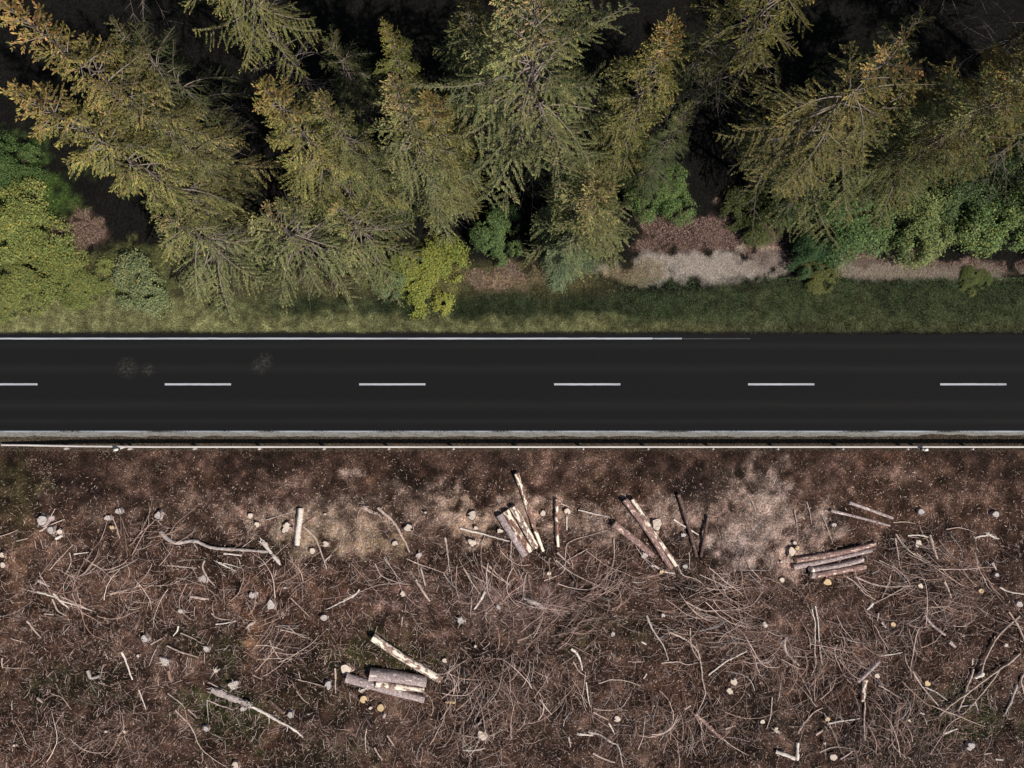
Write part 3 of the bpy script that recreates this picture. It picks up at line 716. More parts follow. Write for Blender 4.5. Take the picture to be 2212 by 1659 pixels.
c = np.clip(pal[r_.integers(0, 5, n)]*r_.uniform(.6, 1.5, n)[:, None], 0, .85)
blades('wood_chips', px, py, c, .08, .26, .011, (.0, .2), 'pale wood chips and bark splinters strewn over the clearing', 'wood chips', 21, flow(px, py)+1.2, 'litter', .03)
# pale weeds by the barrier
px, py = scatter(26000, -50, 2262, 970, 1100, lambda a, b: sstep(.56, .66, fbm(a/S, b/S, .9, 5))*(sstep(700, 300, a)+.55)*sstep(1090, 1000, b), 22)
blades('pale_weeds', px, py, vary(len(px), (.36, .27, .20), .3, 1.5, 23), .05, .14, .013, (.1, .6), 'pale dry weeds dotted below the crash barrier', 'weeds')
# moss sprigs
px, py = scatter(90000, -50, 2262, 1040, 1690, lambda a, b: (zone(a, b)[..., 1] > zone(a, b)[..., 0]*1.02)*.9, 24)
blades('moss', px, py, zone(px, py)*2.3*np.random.default_rng(5).uniform(.4, 1.7, len(px))[:, None], .04, .12, .014, (.1, .6), 'green moss and young weeds in the damp hollows of the clearing', 'moss')

# ------------------------------------------------------------------ brushwood
PILES = [  # px, py, rx, ry, main direction (deg, picture, anticlockwise), spread, count, place words
    (1230, 1330, 130, 70, 12, 40, 'below the bundle of three peeling logs'), (1330, 1250, 120, 45, 25, 45, 'below the crossed long logs'),
    (1580, 1260, 120, 45, -20, 50, 'left of the stack of four plum logs'), (1610, 1390, 120, 60, 20, 50, 'below the stack of four plum logs'),
    (1530, 1330, 140, 50, -12, 35, 'between the crossed long logs and the lower right'), (1010, 1560, 120, 90, 60, 60, 'right of the three stacked logs, near the bottom edge'),
    (980, 1480, 80, 60, 70, 50, 'right of the three stacked logs'), (1120, 1480, 120, 80, 100, 60, 'in the lower middle'),
    (2000, 1230, 160, 70, -15, 45, 'right of the stack of four plum logs'), (2060, 1330, 120, 60, 20, 50, 'at the right edge'),
    (1750, 1450, 140, 90, 70, 60, 'in the lower right'), (1880, 1400, 120, 80, -50, 50, 'above the crossing pale branches'),
    (130, 1290, 110, 50, -30, 30, 'at the left edge'), (250, 1240, 140, 60, 50, 50, 'below the long bent grey branch'), (330, 1310, 130, 60, -60, 45, 'in the left middle'),
    (200, 1610, 190, 60, 30, 60, 'in the lower left corner'), (620, 1390, 70, 60, 10, 30, 'left of the three stacked logs'), (600, 1250, 130, 50, 60, 60, 'below the split white plank'),
    (850, 1250, 140, 40, -25, 30, 'above the three stacked logs'), (330, 1150, 140, 50, 60, 60, 'around the long bent grey branch'), (1450, 1560, 160, 70, 60, 60, 'near the bottom edge right of centre'),
    (1960, 1560, 170, 80, 65, 55, 'in the lower right corner'), (1060, 1270, 90, 60, -60, 40, 'left of the crossed long logs')]
def twig_paths(n, px, py, ang, L, curv, z0, r, K=7):
    u = np.linspace(0, 1, K)
    ang = ang[:, None] + curv[:, None]*(u[None]-.5) + np.cumsum(r.normal(0, .10, (n, K)), 1)
    step = (L/(K-1))[:, None]
    dx = np.cumsum(np.cos(ang)*step, 1); dy = np.cumsum(np.sin(ang)*step, 1)
    x = (px-1106)[:, None]/S + dx - dx.mean(1, keepdims=True); y = (829.5-py)[:, None]/S + dy - dy.mean(1, keepdims=True)
    z = ground_z(x, y) + .015 + z0[:, None]*(.55+.45*np.sin(u*math.pi)[None]) + np.cumsum(r.normal(0, .012, (n, K)), 1).clip(0)
    return np.stack([x, y, z], -1)
TWC = np.array([(.54, .39, .33), (.42, .29, .235), (.68, .53, .46), (.30, .18, .135), (.48, .39, .375)])
def brush():
    r = np.random.default_rng(77)
    P = []; Rd = []; Cc = []
    # loose twigs everywhere
    n = 34000; px = r.uniform(-50, 2262, n); py = 1095 + 600*r.random(n)**.95
    dens = sstep(1090, 1230, py + (fbm(px/S, py/S, 2.5, 6)-.5)*150)*(.4+.9*fbm(px/S, py/S, 2.0, 7))
    k = r.random(n) < dens; px = px[k]; py = py[k]; n = len(px)
    big = r.random(n)**3
    P.append(twig_paths(n, px, py, flow(px, py)*.7+r.normal(0, .9, n), .10+.75*big**1.3, r.normal(0, .4, n), r.uniform(0, .06, n), r))
    Rd.append((.0065+.008*big*r.random(n))[:, None]*np.linspace(1, .5, 7)[None]); Cc.append((TWC[r.integers(0, 5, n)]*r.uniform(.5, 1.5, n)[:, None]).clip(0, .85))
    n = 5200; px = r.uniform(-50, 2262, n); py = 1085 + 610*r.random(n)
    k = r.random(n) < sstep(1085, 1180, py+(fbm(px/S, py/S, 2.5, 6)-.5)*120)*(.15+sstep(.35, .7, fbm(px/S, py/S, 1.6, 5))); px = px[k]; py = py[k]; n = len(px)
    P.append(twig_paths(n, px, py, flow(px, py)+r.normal(0, .8, n), r.uniform(.15, .75, n), r.normal(0, .15, n), r.uniform(.01, .08, n), r))
    Rd.append(r.uniform(.009, .020, n)[:, None]*np.linspace(1, .7, 7)[None]); Cc.append((TWC[r.integers(0, 5, n)]*r.uniform(.8, 1.6, n)[:, None]).clip(0, .9))
    for (cx, cy, rx, ry, a, sp, where) in PILES:
        n = int(rx*ry/42*(.28 if cx < 1000 else .8))
        u = r.normal(0, .55, n); v = r.normal(0, .55, n); px = cx+u*rx; py = cy+v*ry
        ang = math.radians(a) + r.normal(0, math.radians(sp), n) - u*.8
        L = r.uniform(.4, 2.2, n)
        P.append(twig_paths(n, px, py, math.radians(a)+(ang-math.radians(a))*.7, L, r.normal(.45, .35, n)*np.sign(r.random(n)-.12), r.uniform(.02, .35, n), r))
        Rd.append((.0095+.013*r.random(n)**2)[:, None]*np.linspace(1.1, .45, 7)[None]); Cc.append((TWC[r.integers(0, 5, n)]*np.exp(r.normal(-.1, .5, n))[:, None]).clip(0, .9))
    P = np.concatenate(P); Rd = np.concatenate(Rd); Cc = np.concatenate(Cc)
    V, Q = tubes(P, Rd, 3)
    o = obj('brushwood', npmesh('brushwood', V, [Q], np.repeat(Cc, 21, axis=0), [M['twig']]))
    tag(o, 'tangled thin twigs and brushwood littering the whole clearing', 'brushwood', kind='stuff')
    # the larger boughs of every pile, one object each
    for (cx, cy, rx, ry, a, sp, where) in PILES:
        n = 6 if cx < 1000 else 8
        u = r.normal(0, .4, n); v = r.normal(0, .5, n); px = cx+u*rx; py = cy+v*ry
        ang = math.radians(a) + r.normal(0, math.radians(sp*.7), n) - u*.6
        PP = twig_paths(n, px, py, ang, r.uniform(1.6, 3.6, n), r.normal(.7, .6, n), r.uniform(.15, .38, n), r, 12)
        for i in range(n):
            c0 = PP[i].mean(0); c0[2] = PP[i][:, 2].min()
            V, Q = tubes((PP[i]-c0)[None], (np.linspace(.022, .008, 12)*r.uniform(.8, 1.15))[None], 5)
            mb = MB(); col = TWC[r.integers(0, 3)]*r.uniform(.95, 1.5); mb.add(V, [Q], 0, col)
            sp_ = []; sr = []
            for k in range(int(r.integers(2, 6))):
                j = int(r.integers(2, 10)); q = PP[i][j]-c0; t = PP[i][j+1]-PP[i][j]; a0 = math.atan2(t[1], t[0])+r.choice([-1, 1])*r.uniform(.4, .9); l = r.uniform(.25, .8)
                uu = np.linspace(0, 1, 5); sp_.append(np.stack([q[0]+np.cos(a0)*l*uu, q[1]+np.sin(a0)*l*uu, q[2]+.1*l*np.sin(uu*3)-.1*uu], -1)); sr.append(np.linspace(.008, .004, 5))
            V, Q = tubes(np.array(sp_), np.array(sr), 4); mb.add(V, [Q], 0, col)
            o = obj('fallen_bough', mb.mesh('bough', [M['twig']], True), None, c0)
            tag(o, 'thin bare bough in the brushwood '+where, 'branch', 'boughs in the brushwood '+where)
brush()

# ------------------------------------------------------------------ where things are, in words
LM = [('the bundle of three peeling logs', 1120, 1145), ('the crossed long logs', 1390, 1150), ('the stack of four plum logs', 1800, 1205), ('the three stacked logs', 830, 1485),
      ('the long diagonal mottled log', 885, 1415), ('the split white plank', 646, 1137), ('the long bent grey branch', 460, 1165), ('the splintered white trunk', 515, 1500),
      ('the big bare pale patch', 1640, 1110), ('the crossing pale branches', 2120, 1440), ('the white stick bundle', 150, 1300), ('the leaning slim dark log', 1488, 1130),
      ('the two white sawn offcuts', 1695, 1625), ('the twin thin upright sticks', 1765, 1365), ('the lower left corner', 60, 1630), ('the lower right corner', 2160, 1630), ('the left end of the barrier', 20, 980)]
USED = {}
def where_words(px, py, k):
    d = sorted(LM, key=lambda m: (m[1]-px)**2+(m[2]-py)**2)
    def rel(m):
        dx = m[1]-px; dy = m[2]-py; a = math.degrees(math.atan2(dy, -dx)) % 360   # direction from landmark to thing, picture up = 90
        names = ['right of', 'up and right of', 'above', 'up and left of', 'left of', 'down and left of', 'below', 'down and right of']
        dist = math.hypot(dx, dy); w_ = 'close ' if dist < 60 else ('' if dist < 150 else 'well ')
        return w_+names[int((a+22.5)//45) % 8]+' '+m[0]
    s = rel(d[0])
    if k >= 1: s += ', '+rel(d[k]).replace('well ', '').replace('close ', '')
    return s
def unique(look, px, py):
    for k in range(0, 6):
        s = look+' '+where_words(px, py, k)
        if len(s.split()) > 16: s = s.replace(' close ', ' ').replace(' well ', ' ').replace('the ', '')
        if s not in USED and len(s.split()) <= 16: USED[s] = 1; return s
    for extra in ('slightly tilted', 'smaller', 'greyer', 'half buried', 'chipped', 'dusty', 'uneven', 'worn'):
        for k in range(0, 5):
            s = extra+' '+look+' '+where_words(px, py, k)
            if s not in USED and len(s.split()) <= 16: USED[s] = 1; return s
    return (look+' '+where_words(px, py, 0)).replace('the ', '').replace('close ', '').replace('well ', '')

# ------------------------------------------------------------------ logs
def disc(c, ax, rad_list, seed, bulge=.01):
    """end face polygon fan around c with given ring points"""
    n = len(rad_list); V = [c+ax*bulge]+list(rad_list); F = [(0, 1+i, 1+(i+1) % n) for i in range(n)]
    return V, [F]
def log(p0, p1, r0, r1, m, label, z0=0.0, z1=0.0, cut='cut_cream', group=None, seed=1, cat='log', tilt=0.0, knots=5, name='log'):
    """p0,p1 picture points; z0,z1 lift above the ground"""
    rg = np.random.default_rng(seed)
    a = W(*p0); b = W(*p1); a.z += r0*.75+z0; b.z += r1*.75+z1
    f = (H-a.z)/(H-(a.z-r0*.75-z0)); a.x *= f; a.y *= f
    f = (H-b.z)/(H-(b.z-r1*.75-z1)); b.x *= f; b.y *= f
    d = b-a; L = d.length; K = max(8, int(L/.22)); sides = 14
    X = np.linspace(0, L, K); ph = rg.uniform(0, 6, 4)
    cy = .02*L*np.sin(X/L*math.pi)*rg.uniform(-1, 1); cz = .012*L*np.sin(X/L*math.pi)*rg.uniform(-.3, 1)
    V = []
    for i, x in enumerate(X):
        rr = r0+(r1-r0)*x/L
        if i == 0: rr *= 1.06
        for j in range(sides):
            t = j*2*math.pi/sides
            q = rr*(1+.05*math.sin(2*t+ph[0]+x*.6)+.04*math.sin(3*t+ph[1]-x)+.03*math.sin(5*t+ph[2]+x*2.3)+rg.normal(0, .014))
            V.append((x+(.015*math.sin(t+ph[3]) if i in (0, K-1) else 0), cy[i]+q*math.cos(t), cz[i]+q*math.sin(t)))
    V = np.array(V); idx = np.arange(K*sides).reshape(K, sides); nx = np.roll(idx, -1, 1)
    Q = np.stack([idx[:-1], nx[:-1], nx[1:], idx[1:]], -1).reshape(-1, 4)
    mb = MB(); mb.add(V, [Q])
    for k in range(knots):      # branch stubs
        x = rg.uniform(.1, .9)*L; t = rg.uniform(.2, 2.9); rr = r0+(r1-r0)*x/L
        o = np.array([x, rr*.9*math.cos(t), rr*.9*math.sin(t)]); dd = np.array([.3, math.cos(t), math.sin(t)])
        pv, pq = tubes(np.array([[o, o+dd*.04, o+dd*.085]]), np.array([[.028, .022, .016]]), 5); mb.add(pv, [pq]+[[(10, 11, 12), (10, 12, 13), (10, 13, 14)]])
    o = obj(name, mb.mesh('log', [m], True))
    o.matrix_world = Matrix.Translation(a) @ d.to_track_quat('X', 'Z').to_matrix().to_4x4()
    tag(o, label, cat, group)
    for end in (0, K-1):
        ring = [Vector(v) for v in V[idx[end]]]
        cc = sum(ring, Vector())/sides
        sgn = -1 if end == 0 else 1
        vv, ff = disc(Vector((0, 0, 0)), Vector((sgn, 0, 0)), [(v-cc)*.97+Vector((sgn*.004, 0, 0)) for v in ring], seed, .012)
        # face mesh in its own frame: z along the log axis so the rings run around its heart
        vz = [Vector((v.y, v.z, v.x)) for v in vv]
        ch = obj('cut_face', npmesh('cut_face', [tuple(v) for v in vz], ff, None, [M[cut]]), o)
        ch.matrix_local = Matrix.Translation(cc) @ Matrix(((0, 0, 1, 0), (1, 0, 0, 0), (0, 1, 0, 0), (0, 0, 0, 1)))
    return o
def c3(x, y): return (1080.8+x*.27143, 900.6+y*.27143)
def c2(x, y): return (540.4+x*.27143, 900.6+y*.27143)
def c1(x, y): return (x*.27143, 900.6+y*.27143)
def c4(x, y): return (1611.6+x*.27143, 900.6+y*.27143)
def c5(x, y): return (x*.27143, 1260.8+y*.27143)
def c6(x, y): return (540.4+x*.27143, 1260.8+y*.27143)
def c7(x, y): return (1080.8+x*.27143, 1260.8+y*.27143)
def c8(x, y): return (1611.6+x*.27143, 1260.8+y*.27143)
KZ = .00773
gA = 'bundle of peeling logs at the top of the clearing'
log(c3(128, 448), c3(338, 1068), 20*KZ, 15*KZ, M['bark_peel'], 'long thin reddish log with white peeled streak, standing out above the bundle of three', group=gA, seed=1, z0=.12)
log(c3(-5, 778), c3(198, 1105), 32*KZ, 30*KZ, M['bark_lilac'], 'thick greyish log, leftmost of the bundle of three peeling logs', group=gA, seed=2)
log(c3(42, 748), c3(238, 1075), 29*KZ, 27*KZ, M['bark_peel'], 'reddish peeling log in the middle of the bundle of three', group=gA, seed=3)
log(c3(95, 712), c3(282, 1040), 29*KZ, 26*KZ, M['bark_more'], 'cream-blotched log, rightmost of the bundle of three peeling logs', group=gA, seed=4)
log(c3(450, 655), c3(458, 1032), 16*KZ, 13*KZ, M['bark_peel'], 'slim upright reddish log between the three-log bundle and the crossed long logs', seed=5, z0=.1)
gB = 'crossed long logs right of centre'
log(c3(990, 662), c3(1358, 1208), 25*KZ, 22*KZ, M['bark_plum'], 'thick long reddish log, lower left of the crossing pair', group=gB, seed=6, z0=.1)
log(c3(1050, 655), c3(1400, 1185), 19*KZ, 16*KZ, M['bark_more'], 'thinner long greyish log lying against the upper right of the thick reddish one', group=gB, seed=7, z0=.15)
log(c3(903, 850), c3(1215, 1105), 28*KZ, 24*KZ, M['bark_plum'], 'short dark ringed log left of the two long crossed logs', group=gB, seed=8)
log(c3(1415, 618), c3(1562, 1112), 16*KZ, 12*KZ, M['bark_dark'], 'leaning slim dark brown log left of the big bare pale patch', seed=9, z0=.1)
log(c3(1652, 790), c3(1595, 1112), 12*KZ, 11*KZ, M['bark_dark'], 'short slim dark log right of the leaning slim dark one', seed=10, z0=.08)
gC = 'stack of four plum-brown logs at the right'
log(c4(395, 1140), c4(1028, 1008), 23*KZ, 19*KZ, M['bark_plum'], 'uppermost log of the stack of four plum-brown logs', group=gC, seed=11, z0=.04, cut='cut_yellow')
log(c4(378, 1195), c4(1000, 1058), 22*KZ, 18*KZ, M['bark_lilac'], 'second log from the top of the plum-brown stack', group=gC, seed=12, z0=.02, cut='cut_yellow')
log(c4(515, 1218), c4(932, 1135), 23*KZ, 20*KZ, M['bark_lilac'], 'third, shorter and paler log of the plum-brown stack', group=gC, seed=13, cut='cut_cream')
log(c4(560, 1258), c4(950, 1190), 26*KZ, 21*KZ, M['bark_plum'], 'lowest log of the plum-brown stack', group=gC, seed=14, cut='cut_cream')
log(c4(820, 680), c4(1166, 805), 15*KZ, 12*KZ, M['bark_lilac'], 'upper of two thin greyish logs lying parallel above the plum-brown stack', group='pair of thin greyish logs', seed=15)
log(c4(675, 745), c4(1145, 866), 13*KZ, 9*KZ, M['bark_lilac'], 'lower and longer of two thin greyish logs above the plum-brown stack', group='pair of thin greyish logs', seed=16)
gD = 'stacked logs in the lower middle'
log(c6(975, 425), c6(1520, 768), 34*KZ, 28*KZ, M['bark_more'], 'long diagonal mottled log with cream patches above the three stacked logs', group=gD, seed=17, z0=.1)
log(c6(950, 722), c6(1402, 782), 47*KZ, 42*KZ, M['bark_lilac'], 'thickest lilac-grey log, top of the three stacked logs in the lower middle', group=gD, seed=18, cut='cut_grey')
log(c6(1000, 792), c6(1382, 840), 28*KZ, 24*KZ, M['bark_more'], 'short cream-patched log wedged between the two lilac-grey stacked logs', group=gD, seed=19, z0=.06)
log(c6(765, 748), c6(1388, 922), 36*KZ, 30*KZ, M['bark_lilac'], 'long lilac-grey log, lowest of the three stacked logs in the lower middle', group=gD, seed=20, z0=.1, cut='cut_grey')
log(c8(1058, 610), c8(888, 778), 19*KZ, 16*KZ, M['bark_lilac'], 'short grey-brown log piece pointing at the upright mottled one in the lower right', seed=21)
log(c8(945, 768), c8(925, 935), 19*KZ, 17*KZ, M['bark_more'], 'upright mottled log piece just below the short grey-brown one in the lower right', seed=22)
log(c6(148, 930), c6(268, 1030), 15*KZ, 12*KZ, M['bark_dark'], 'short brown log piece right of the splintered white trunk', seed=24)
log(c4(520, 1255), c4(548, 1262), 26*KZ, 26*KZ, M['bark_lilac'], 'short pale offcut against the left end of the lowest plum-brown log', seed=25, cut='cut_cream', knots=0, name='log_offcut', cat='log offcut', z0=.1)
log(c4(508, 1212), c4(540, 1218), 18*KZ, 16*KZ, M['bark_more'], 'small chunky offcut above the pale one at the left of the plum-brown stack', seed=26, knots=0, name='log_offcut', cat='log offcut', z0=.3)

# ------------------------------------------------------------------ traced sticks, boughs, split wood
def smooth_path(pts, step=.12):
    P = np.array([tuple(p) for p in pts]); n = len(P)
    if n == 2:
        k = max(4, int(np.linalg.norm(P[1]-P[0])/step)); u = np.linspace(0, 1, k)[:, None]; return P[0]*(1-u)+P[1]*u
    E = np.vstack([2*P[0]-P[1], P, 2*P[-1]-P[-2]]); out = []
    for i in range(n-1):
        a, b, c, d = E[i:i+4]; k = max(3, int(np.linalg.norm(c-b)/step))
        for t in np.linspace(0, 1, k, endpoint=False):
            out.append(.5*((2*b)+(-a+c)*t+(2*a-5*b+4*c-d)*t*t+(-a+3*b-3*c+d)*t**3))
    out.append(P[-1]); return np.array(out)
SN = [100]
def stick(pts, hw, look, m='pale', taper=.55, lift=.03, label=None, twigs=0, name='fallen_branch', cat='branch', group=None, flat=1.0):
    SN[0] += 1; rg = np.random.default_rng(SN[0])
    wp = []
    for (x, y) in pts:
        q = W(x, y); wp.append(q)
    P = smooth_path(wp); K = len(P)
    P = P+np.cumsum(rg.normal(0, .009, P.shape), 0)*np.array([1, 1, .2])
    P[:, 2] = ground_z(P[:, 0], P[:, 1])*.5 + P[:, 2].mean()*.5 + lift + .04*np.sin(np.linspace(0, math.pi, K))
    P = P + np.stack([np.zeros(K)]*3, 1); r0 = hw*KZ*(.82 if hw < 12 else .95)
    P[:, 2] = np.maximum(P[:, 2], ground_z(P[:, 0], P[:, 1])+hw*KZ*.6)
    rad = np.linspace(r0, r0*min(taper, .45 if hw < 9 else taper), K)*(1+rg.normal(0, .09, K))
    c0 = P.mean(0); c0[2] = P[:, 2].min()
    sides = 8 if hw > 7 else 6
    if flat != 1.0 and name.startswith('split_pl'): sides = 4; twigs = 0
    elif flat != 1.0: sides = 6; rad = rad*(1+rg.normal(0, .13, K))
    if K > 6 and hw > 7 and flat == 1.0: rad = rad*(1+.35*np.exp(-((np.arange(K)[:, None]-rg.uniform(1, K-1, max(1, K//9))[None])/.6)**2).sum(1))
    V, Q = tubes((P-c0)[None], rad[None], sides)
    if flat != 1.0:
        rel = V.reshape(K, sides, 3)-(P-c0)[:, None]; rel[..., 2] *= flat; rel[0] *= .9 if name == 'split_plank' else .55; rel[-1] *= 1 if name == 'split_plank' else .4; V = (rel+(P-c0)[:, None]).reshape(-1, 3)
    mb = MB(); mb.add(V, [Q])
    n = (K-1)*sides
    mb.add(V, [[(0, i, i+1) for i in range(1, sides-1)]+[(n, n+i+1, n+i) for i in range(1, sides-1)]])
    if flat != 1.0 and name != 'split_plank':        # torn fibres and shards along split wood
        nS = int(10+hw*.8); dv = P[-1]-P[0]; LL = np.linalg.norm(dv); dv = dv/LL; sd_ = np.array([-dv[1], dv[0], 0]); A = []; B_ = []
        for k in range(nS):
            t0 = rg.choice([rg.uniform(-.06, .15), rg.uniform(.75, 1.0), rg.uniform(.1, .9)]); ln = rg.uniform(.10, .35)*min(LL, 1.6)
            o_ = P[0]-c0+dv*t0*LL+sd_*rg.normal(0, r0*.55)+np.array([0, 0, r0*flat*.7]); e_ = o_+dv*ln*rg.choice([-1, 1])*.6+sd_*rg.normal(0, .07)+np.array([0, 0, rg.uniform(-.02, .03)])
            A.append([o_, (o_+e_)/2, e_]); B_.append([r0*.28, r0*.22, .004])
        vv, qq = tubes(np.array(A), np.array(B_), 4); mb.add(vv, [qq])
    sp_ = []; sr = []
    for k in range(twigs):
        j = int(rg.integers(1, K-1)); q = P[j]-c0; t = P[min(j+1, K-1)]-P[j-1]; a0 = math.atan2(t[1], t[0])+rg.choice([-1, 1])*rg.uniform(.4, 1); l = rg.uniform(.2, .7)
        uu = np.linspace(0, 1, 5); b0 = rg.uniform(-.5, .5)
        sp_.append(np.stack([q[0]+np.cos(a0+b0*uu)*l*uu, q[1]+np.sin(a0+b0*uu)*l*uu, q[2]+.15*l*uu], -1)); sr.append(np.linspace(r0*.32, r0*.15, 5).clip(.005))
    if sp_: vv, qq = tubes(np.array(sp_), np.array(sr), 4); mb.add(vv, [qq])
    o = obj(name, mb.mesh(name, [M[m]], hw > 5), None, c0)
    mx = sum(p[0] for p in pts)/len(pts); my = sum(p[1] for p in pts)/len(pts)
    tag(o, label or unique(look, mx, my), cat, group); return o
def st(c, pts, hw, look, m='pale', **k): return stick([c(*p) for p in pts], hw, look, m, **k)
st(c2, [(405, 722), (388, 870), (372, 1015)], 28, '', 'peeled', taper=1, label='broad split white plank standing out upright at the upper left of the clearing', name='split_plank', cat='plank', flat=.5)
st(c2, [(100, 988), (170, 1090), (245, 1182)], 20, '', 'peeled', taper=.6, label='split white slab leaning diagonally down left of the broad white plank', name='split_slab', cat='split wood', flat=.55)
st(c1, [(1282, 908), (1335, 962), (1405, 998), (1550, 985), (1650, 1025), (1780, 1050), (2130, 1076)], 17, '', 'grey', taper=.6, twigs=6, label='long bent grey branch with a thick pale left end in the upper left', lift=.1)
st(c5, [(1700, 838), (1800, 885), (1900, 925), (2010, 975)], 32, '', 'grey', taper=.7, label='thick splintered white trunk piece in the lower left middle', name='split_log', cat='split wood', flat=.6, lift=.1)
st(c6, [(-60, 945), (60, 995), (210, 1075), (330, 1140), (430, 1218)], 14, '', 'peeled', taper=.5, twigs=4, label='long pale splinter trailing down and right from the splintered white trunk')
st(c5, [(1660, 782), (1800, 850), (1960, 930)], 7, 'straight pale stick', 'pale')
st(c2, [(1015, 718), (1130, 825), (1185, 920), (1262, 1072)], 13, 'bent pale branch', 'pale', twigs=3)
st(c2, [(1668, 885), (1860, 930), (2060, 985)], 11, 'long straight white branch', 'peeled')
st(c2, [(895, 712), (960, 750), (1035, 782)], 18, 'frayed splintered wood piece', 'pale', taper=.4, flat=.6, name='splintered_wood', cat='split wood')
st(c2, [(425, 870), (520, 960), (560, 1060), (607, 1205)], 9, 'long crooked branch', 'pale', twigs=3)
st(c2, [(1550, 955), (1575, 1080), (1590, 1232)], 8, 'thin upright branch', 'pale')
st(c2, [(1318, 1295), (1420, 1445), (1430, 1458)], 12, 'straight thick stick', 'pale')
st(c2, [(1358, 1200), (1392, 1345)], 10, 'short upright stick', 'pale')
st(c2, [(420, 862), (520, 785)], 9, 'short brown stick', 'brownwood')
st(c2, [(125, 815), (370, 745)], 7, 'thin straight twig', 'pale', twigs=2)
st(c2, [(600, 1140), (650, 1095)], 10, 'short fat stick', 'pale')
st(c2, [(1840, 1180), (1960, 1270), (2070, 1338)], 8, 'straight pale stick', 'pale'); st(c2, [(1900, 1185), (2000, 1280), (2070, 1340)], 8, 'second pale stick, part of a crossing pair', 'pale')
st(c2, [(1700, 1205), (1760, 1300), (1840, 1410)], 8, 'slanting crooked stick', 'pale', twigs=3); st(c2, [(1775, 1265), (1895, 1340), (1850, 1380)], 6, 'hooked thin stick', 'pale')
st(c3, [(620, 740), (740, 762), (878, 792)], 8, 'straight pale stick', 'peeled'); st(c3, [(1380, 813), (1470, 872), (1577, 932)], 9, 'straight white stick', 'peeled')
st(c3, [(528, 792), (528, 902)], 9, 'short white upright stick', 'peeled'); st(c3, [(452, 1078), (555, 1168)], 10, 'short fat stick', 'pale')
st(c3, [(350, 1300), (510, 1210), (540, 1000), (700, 930), (865, 878)], 6, 'long crooked twig', 'pale', twigs=4); st(c3, [(480, 688), (545, 712)], 9, 'short stick', 'pale')
st(c3, [(1225, 1178), (1300, 1222), (1390, 1238)], 9, 'short bent white stick', 'peeled'); st(c3, [(1500, 1080), (1500, 1210)], 6, 'thin upright twig', 'pale')
st(c3, [(1410, 1170), (1450, 1255), (1560, 1290), (1680, 1390)], 7, 'long curved branch', 'pale', twigs=3); st(c3, [(690, 1050), (540, 1140)], 6, 'thin straight twig', 'pale')
st(c3, [(1975, 630), (2010, 700), (2035, 790)], 4, 'thin bare twig', 'pale'); st(c3, [(440, 1140), (560, 1230), (740, 1320), (920, 1400)], 7, 'long arched branch', 'pale', twigs=4)
st(c3, [(905, 960), (905, 1100), (880, 1220), (780, 1340)], 6, 'long arched thin branch', 'pale', twigs=3)
st(c1, [(1735, 1155), (1880, 1222)], 9, 'split white sliver', 'peeled', taper=.3, flat=.6); st(c1, [(1780, 1165), (1918, 1200)], 7, 'thin split white sliver', 'peeled', taper=.3)
st(c1, [(1785, 1085), (1922, 1100)], 10, 'short white split stick', 'peeled'); st(c1, [(1335, 1180), (1572, 1195)], 8, 'straight pale stick', 'pale')
st(c1, [(1632, 1140), (1618, 1195), (1650, 1260), (1712, 1340)], 9, 'kinked pale stick', 'pale', twigs=2); st(c1, [(885, 1405), (1010, 1370), (1125, 1335)], 11, 'thick pale stick', 'pale')
st(c1, [(318, 908), (420, 855), (528, 815)], 9, 'straight pale stick', 'pale'); st(c1, [(445, 730), (390, 830), (335, 905)], 5, 'thin straight twig', 'pale')
st(c1, [(305, 1298), (400, 1345)], 12, 'short fat grey stick', 'grey'); st(c1, [(450, 968), (505, 940)], 14, 'white wood chunk', 'peeled', name='wood_chunk', cat='wood chunk', taper=1)
st(c1, [(590, 1090), (710, 1075)], 8, 'short white stick', 'peeled'); st(c1, [(900, 800), (935, 880), (962, 975)], 7, 'bent thin branch', 'pale', twigs=2)
st(c1, [(1925, 1040), (2020, 970)], 6, 'short thin twig', 'pale'); st(c1, [(140, 985), (230, 965)], 8, 'short pale stick', 'pale'); st(c1, [(0, 950), (145, 892)], 7, 'straight thin stick', 'pale')
st(c1, [(670, 1122), (790, 1200), (930, 1330)], 6, 'long thin bent twig', 'pale', twigs=2); st(c1, [(555, 1080), (560, 1170), (510, 1260)], 6, 'curved thin twig', 'pale')
st(c5, [(432, 75), (552, 190)], 11, '', 'peeled', label='thick white stick, upper left of the white stick bundle at the left'); st(c5, [(300, 62), (430, 98), (600, 160), (745, 205)], 9, '', 'peeled', label='longest pale stick of the white stick bundle at the left', twigs=2)
st(c5, [(418, 120), (460, 210), (532, 252)], 9, '', 'pale', label='kinked stick, lowest of the white stick bundle at the left'); st(c5, [(480, 95), (560, 130), (740, 215)], 8, '', 'pale', label='second long stick inside the white stick bundle at the left')
st(c5, [(355, 238), (430, 246)], 9, 'short thick stick', 'pale'); st(c5, [(216, 295), (330, 425)], 9, 'straight pale stick', 'pale'); st(c5, [(968, 540), (1062, 752)], 10, 'straight white stick', 'peeled')
st(c5, [(1105, 845), (1168, 1002)], 7, 'straight thin white stick', 'peeled'); st(c5, [(1335, 488), (1450, 545), (1582, 588)], 9, 'straight pale stick', 'pale'); st(c5, [(1340, 870), (1420, 935), (1470, 1002)], 7, 'bent thin stick', 'pale')
st(c5, [(1395, 1005), (1520, 1150), (1590, 1300), (1700, 1400), (1805, 1468)], 7, 'very long thin curved branch', 'pale', twigs=3); st(c5, [(1520, 100), (1670, 118)], 12, 'short thick pinkish stick', 'pale', taper=.8)
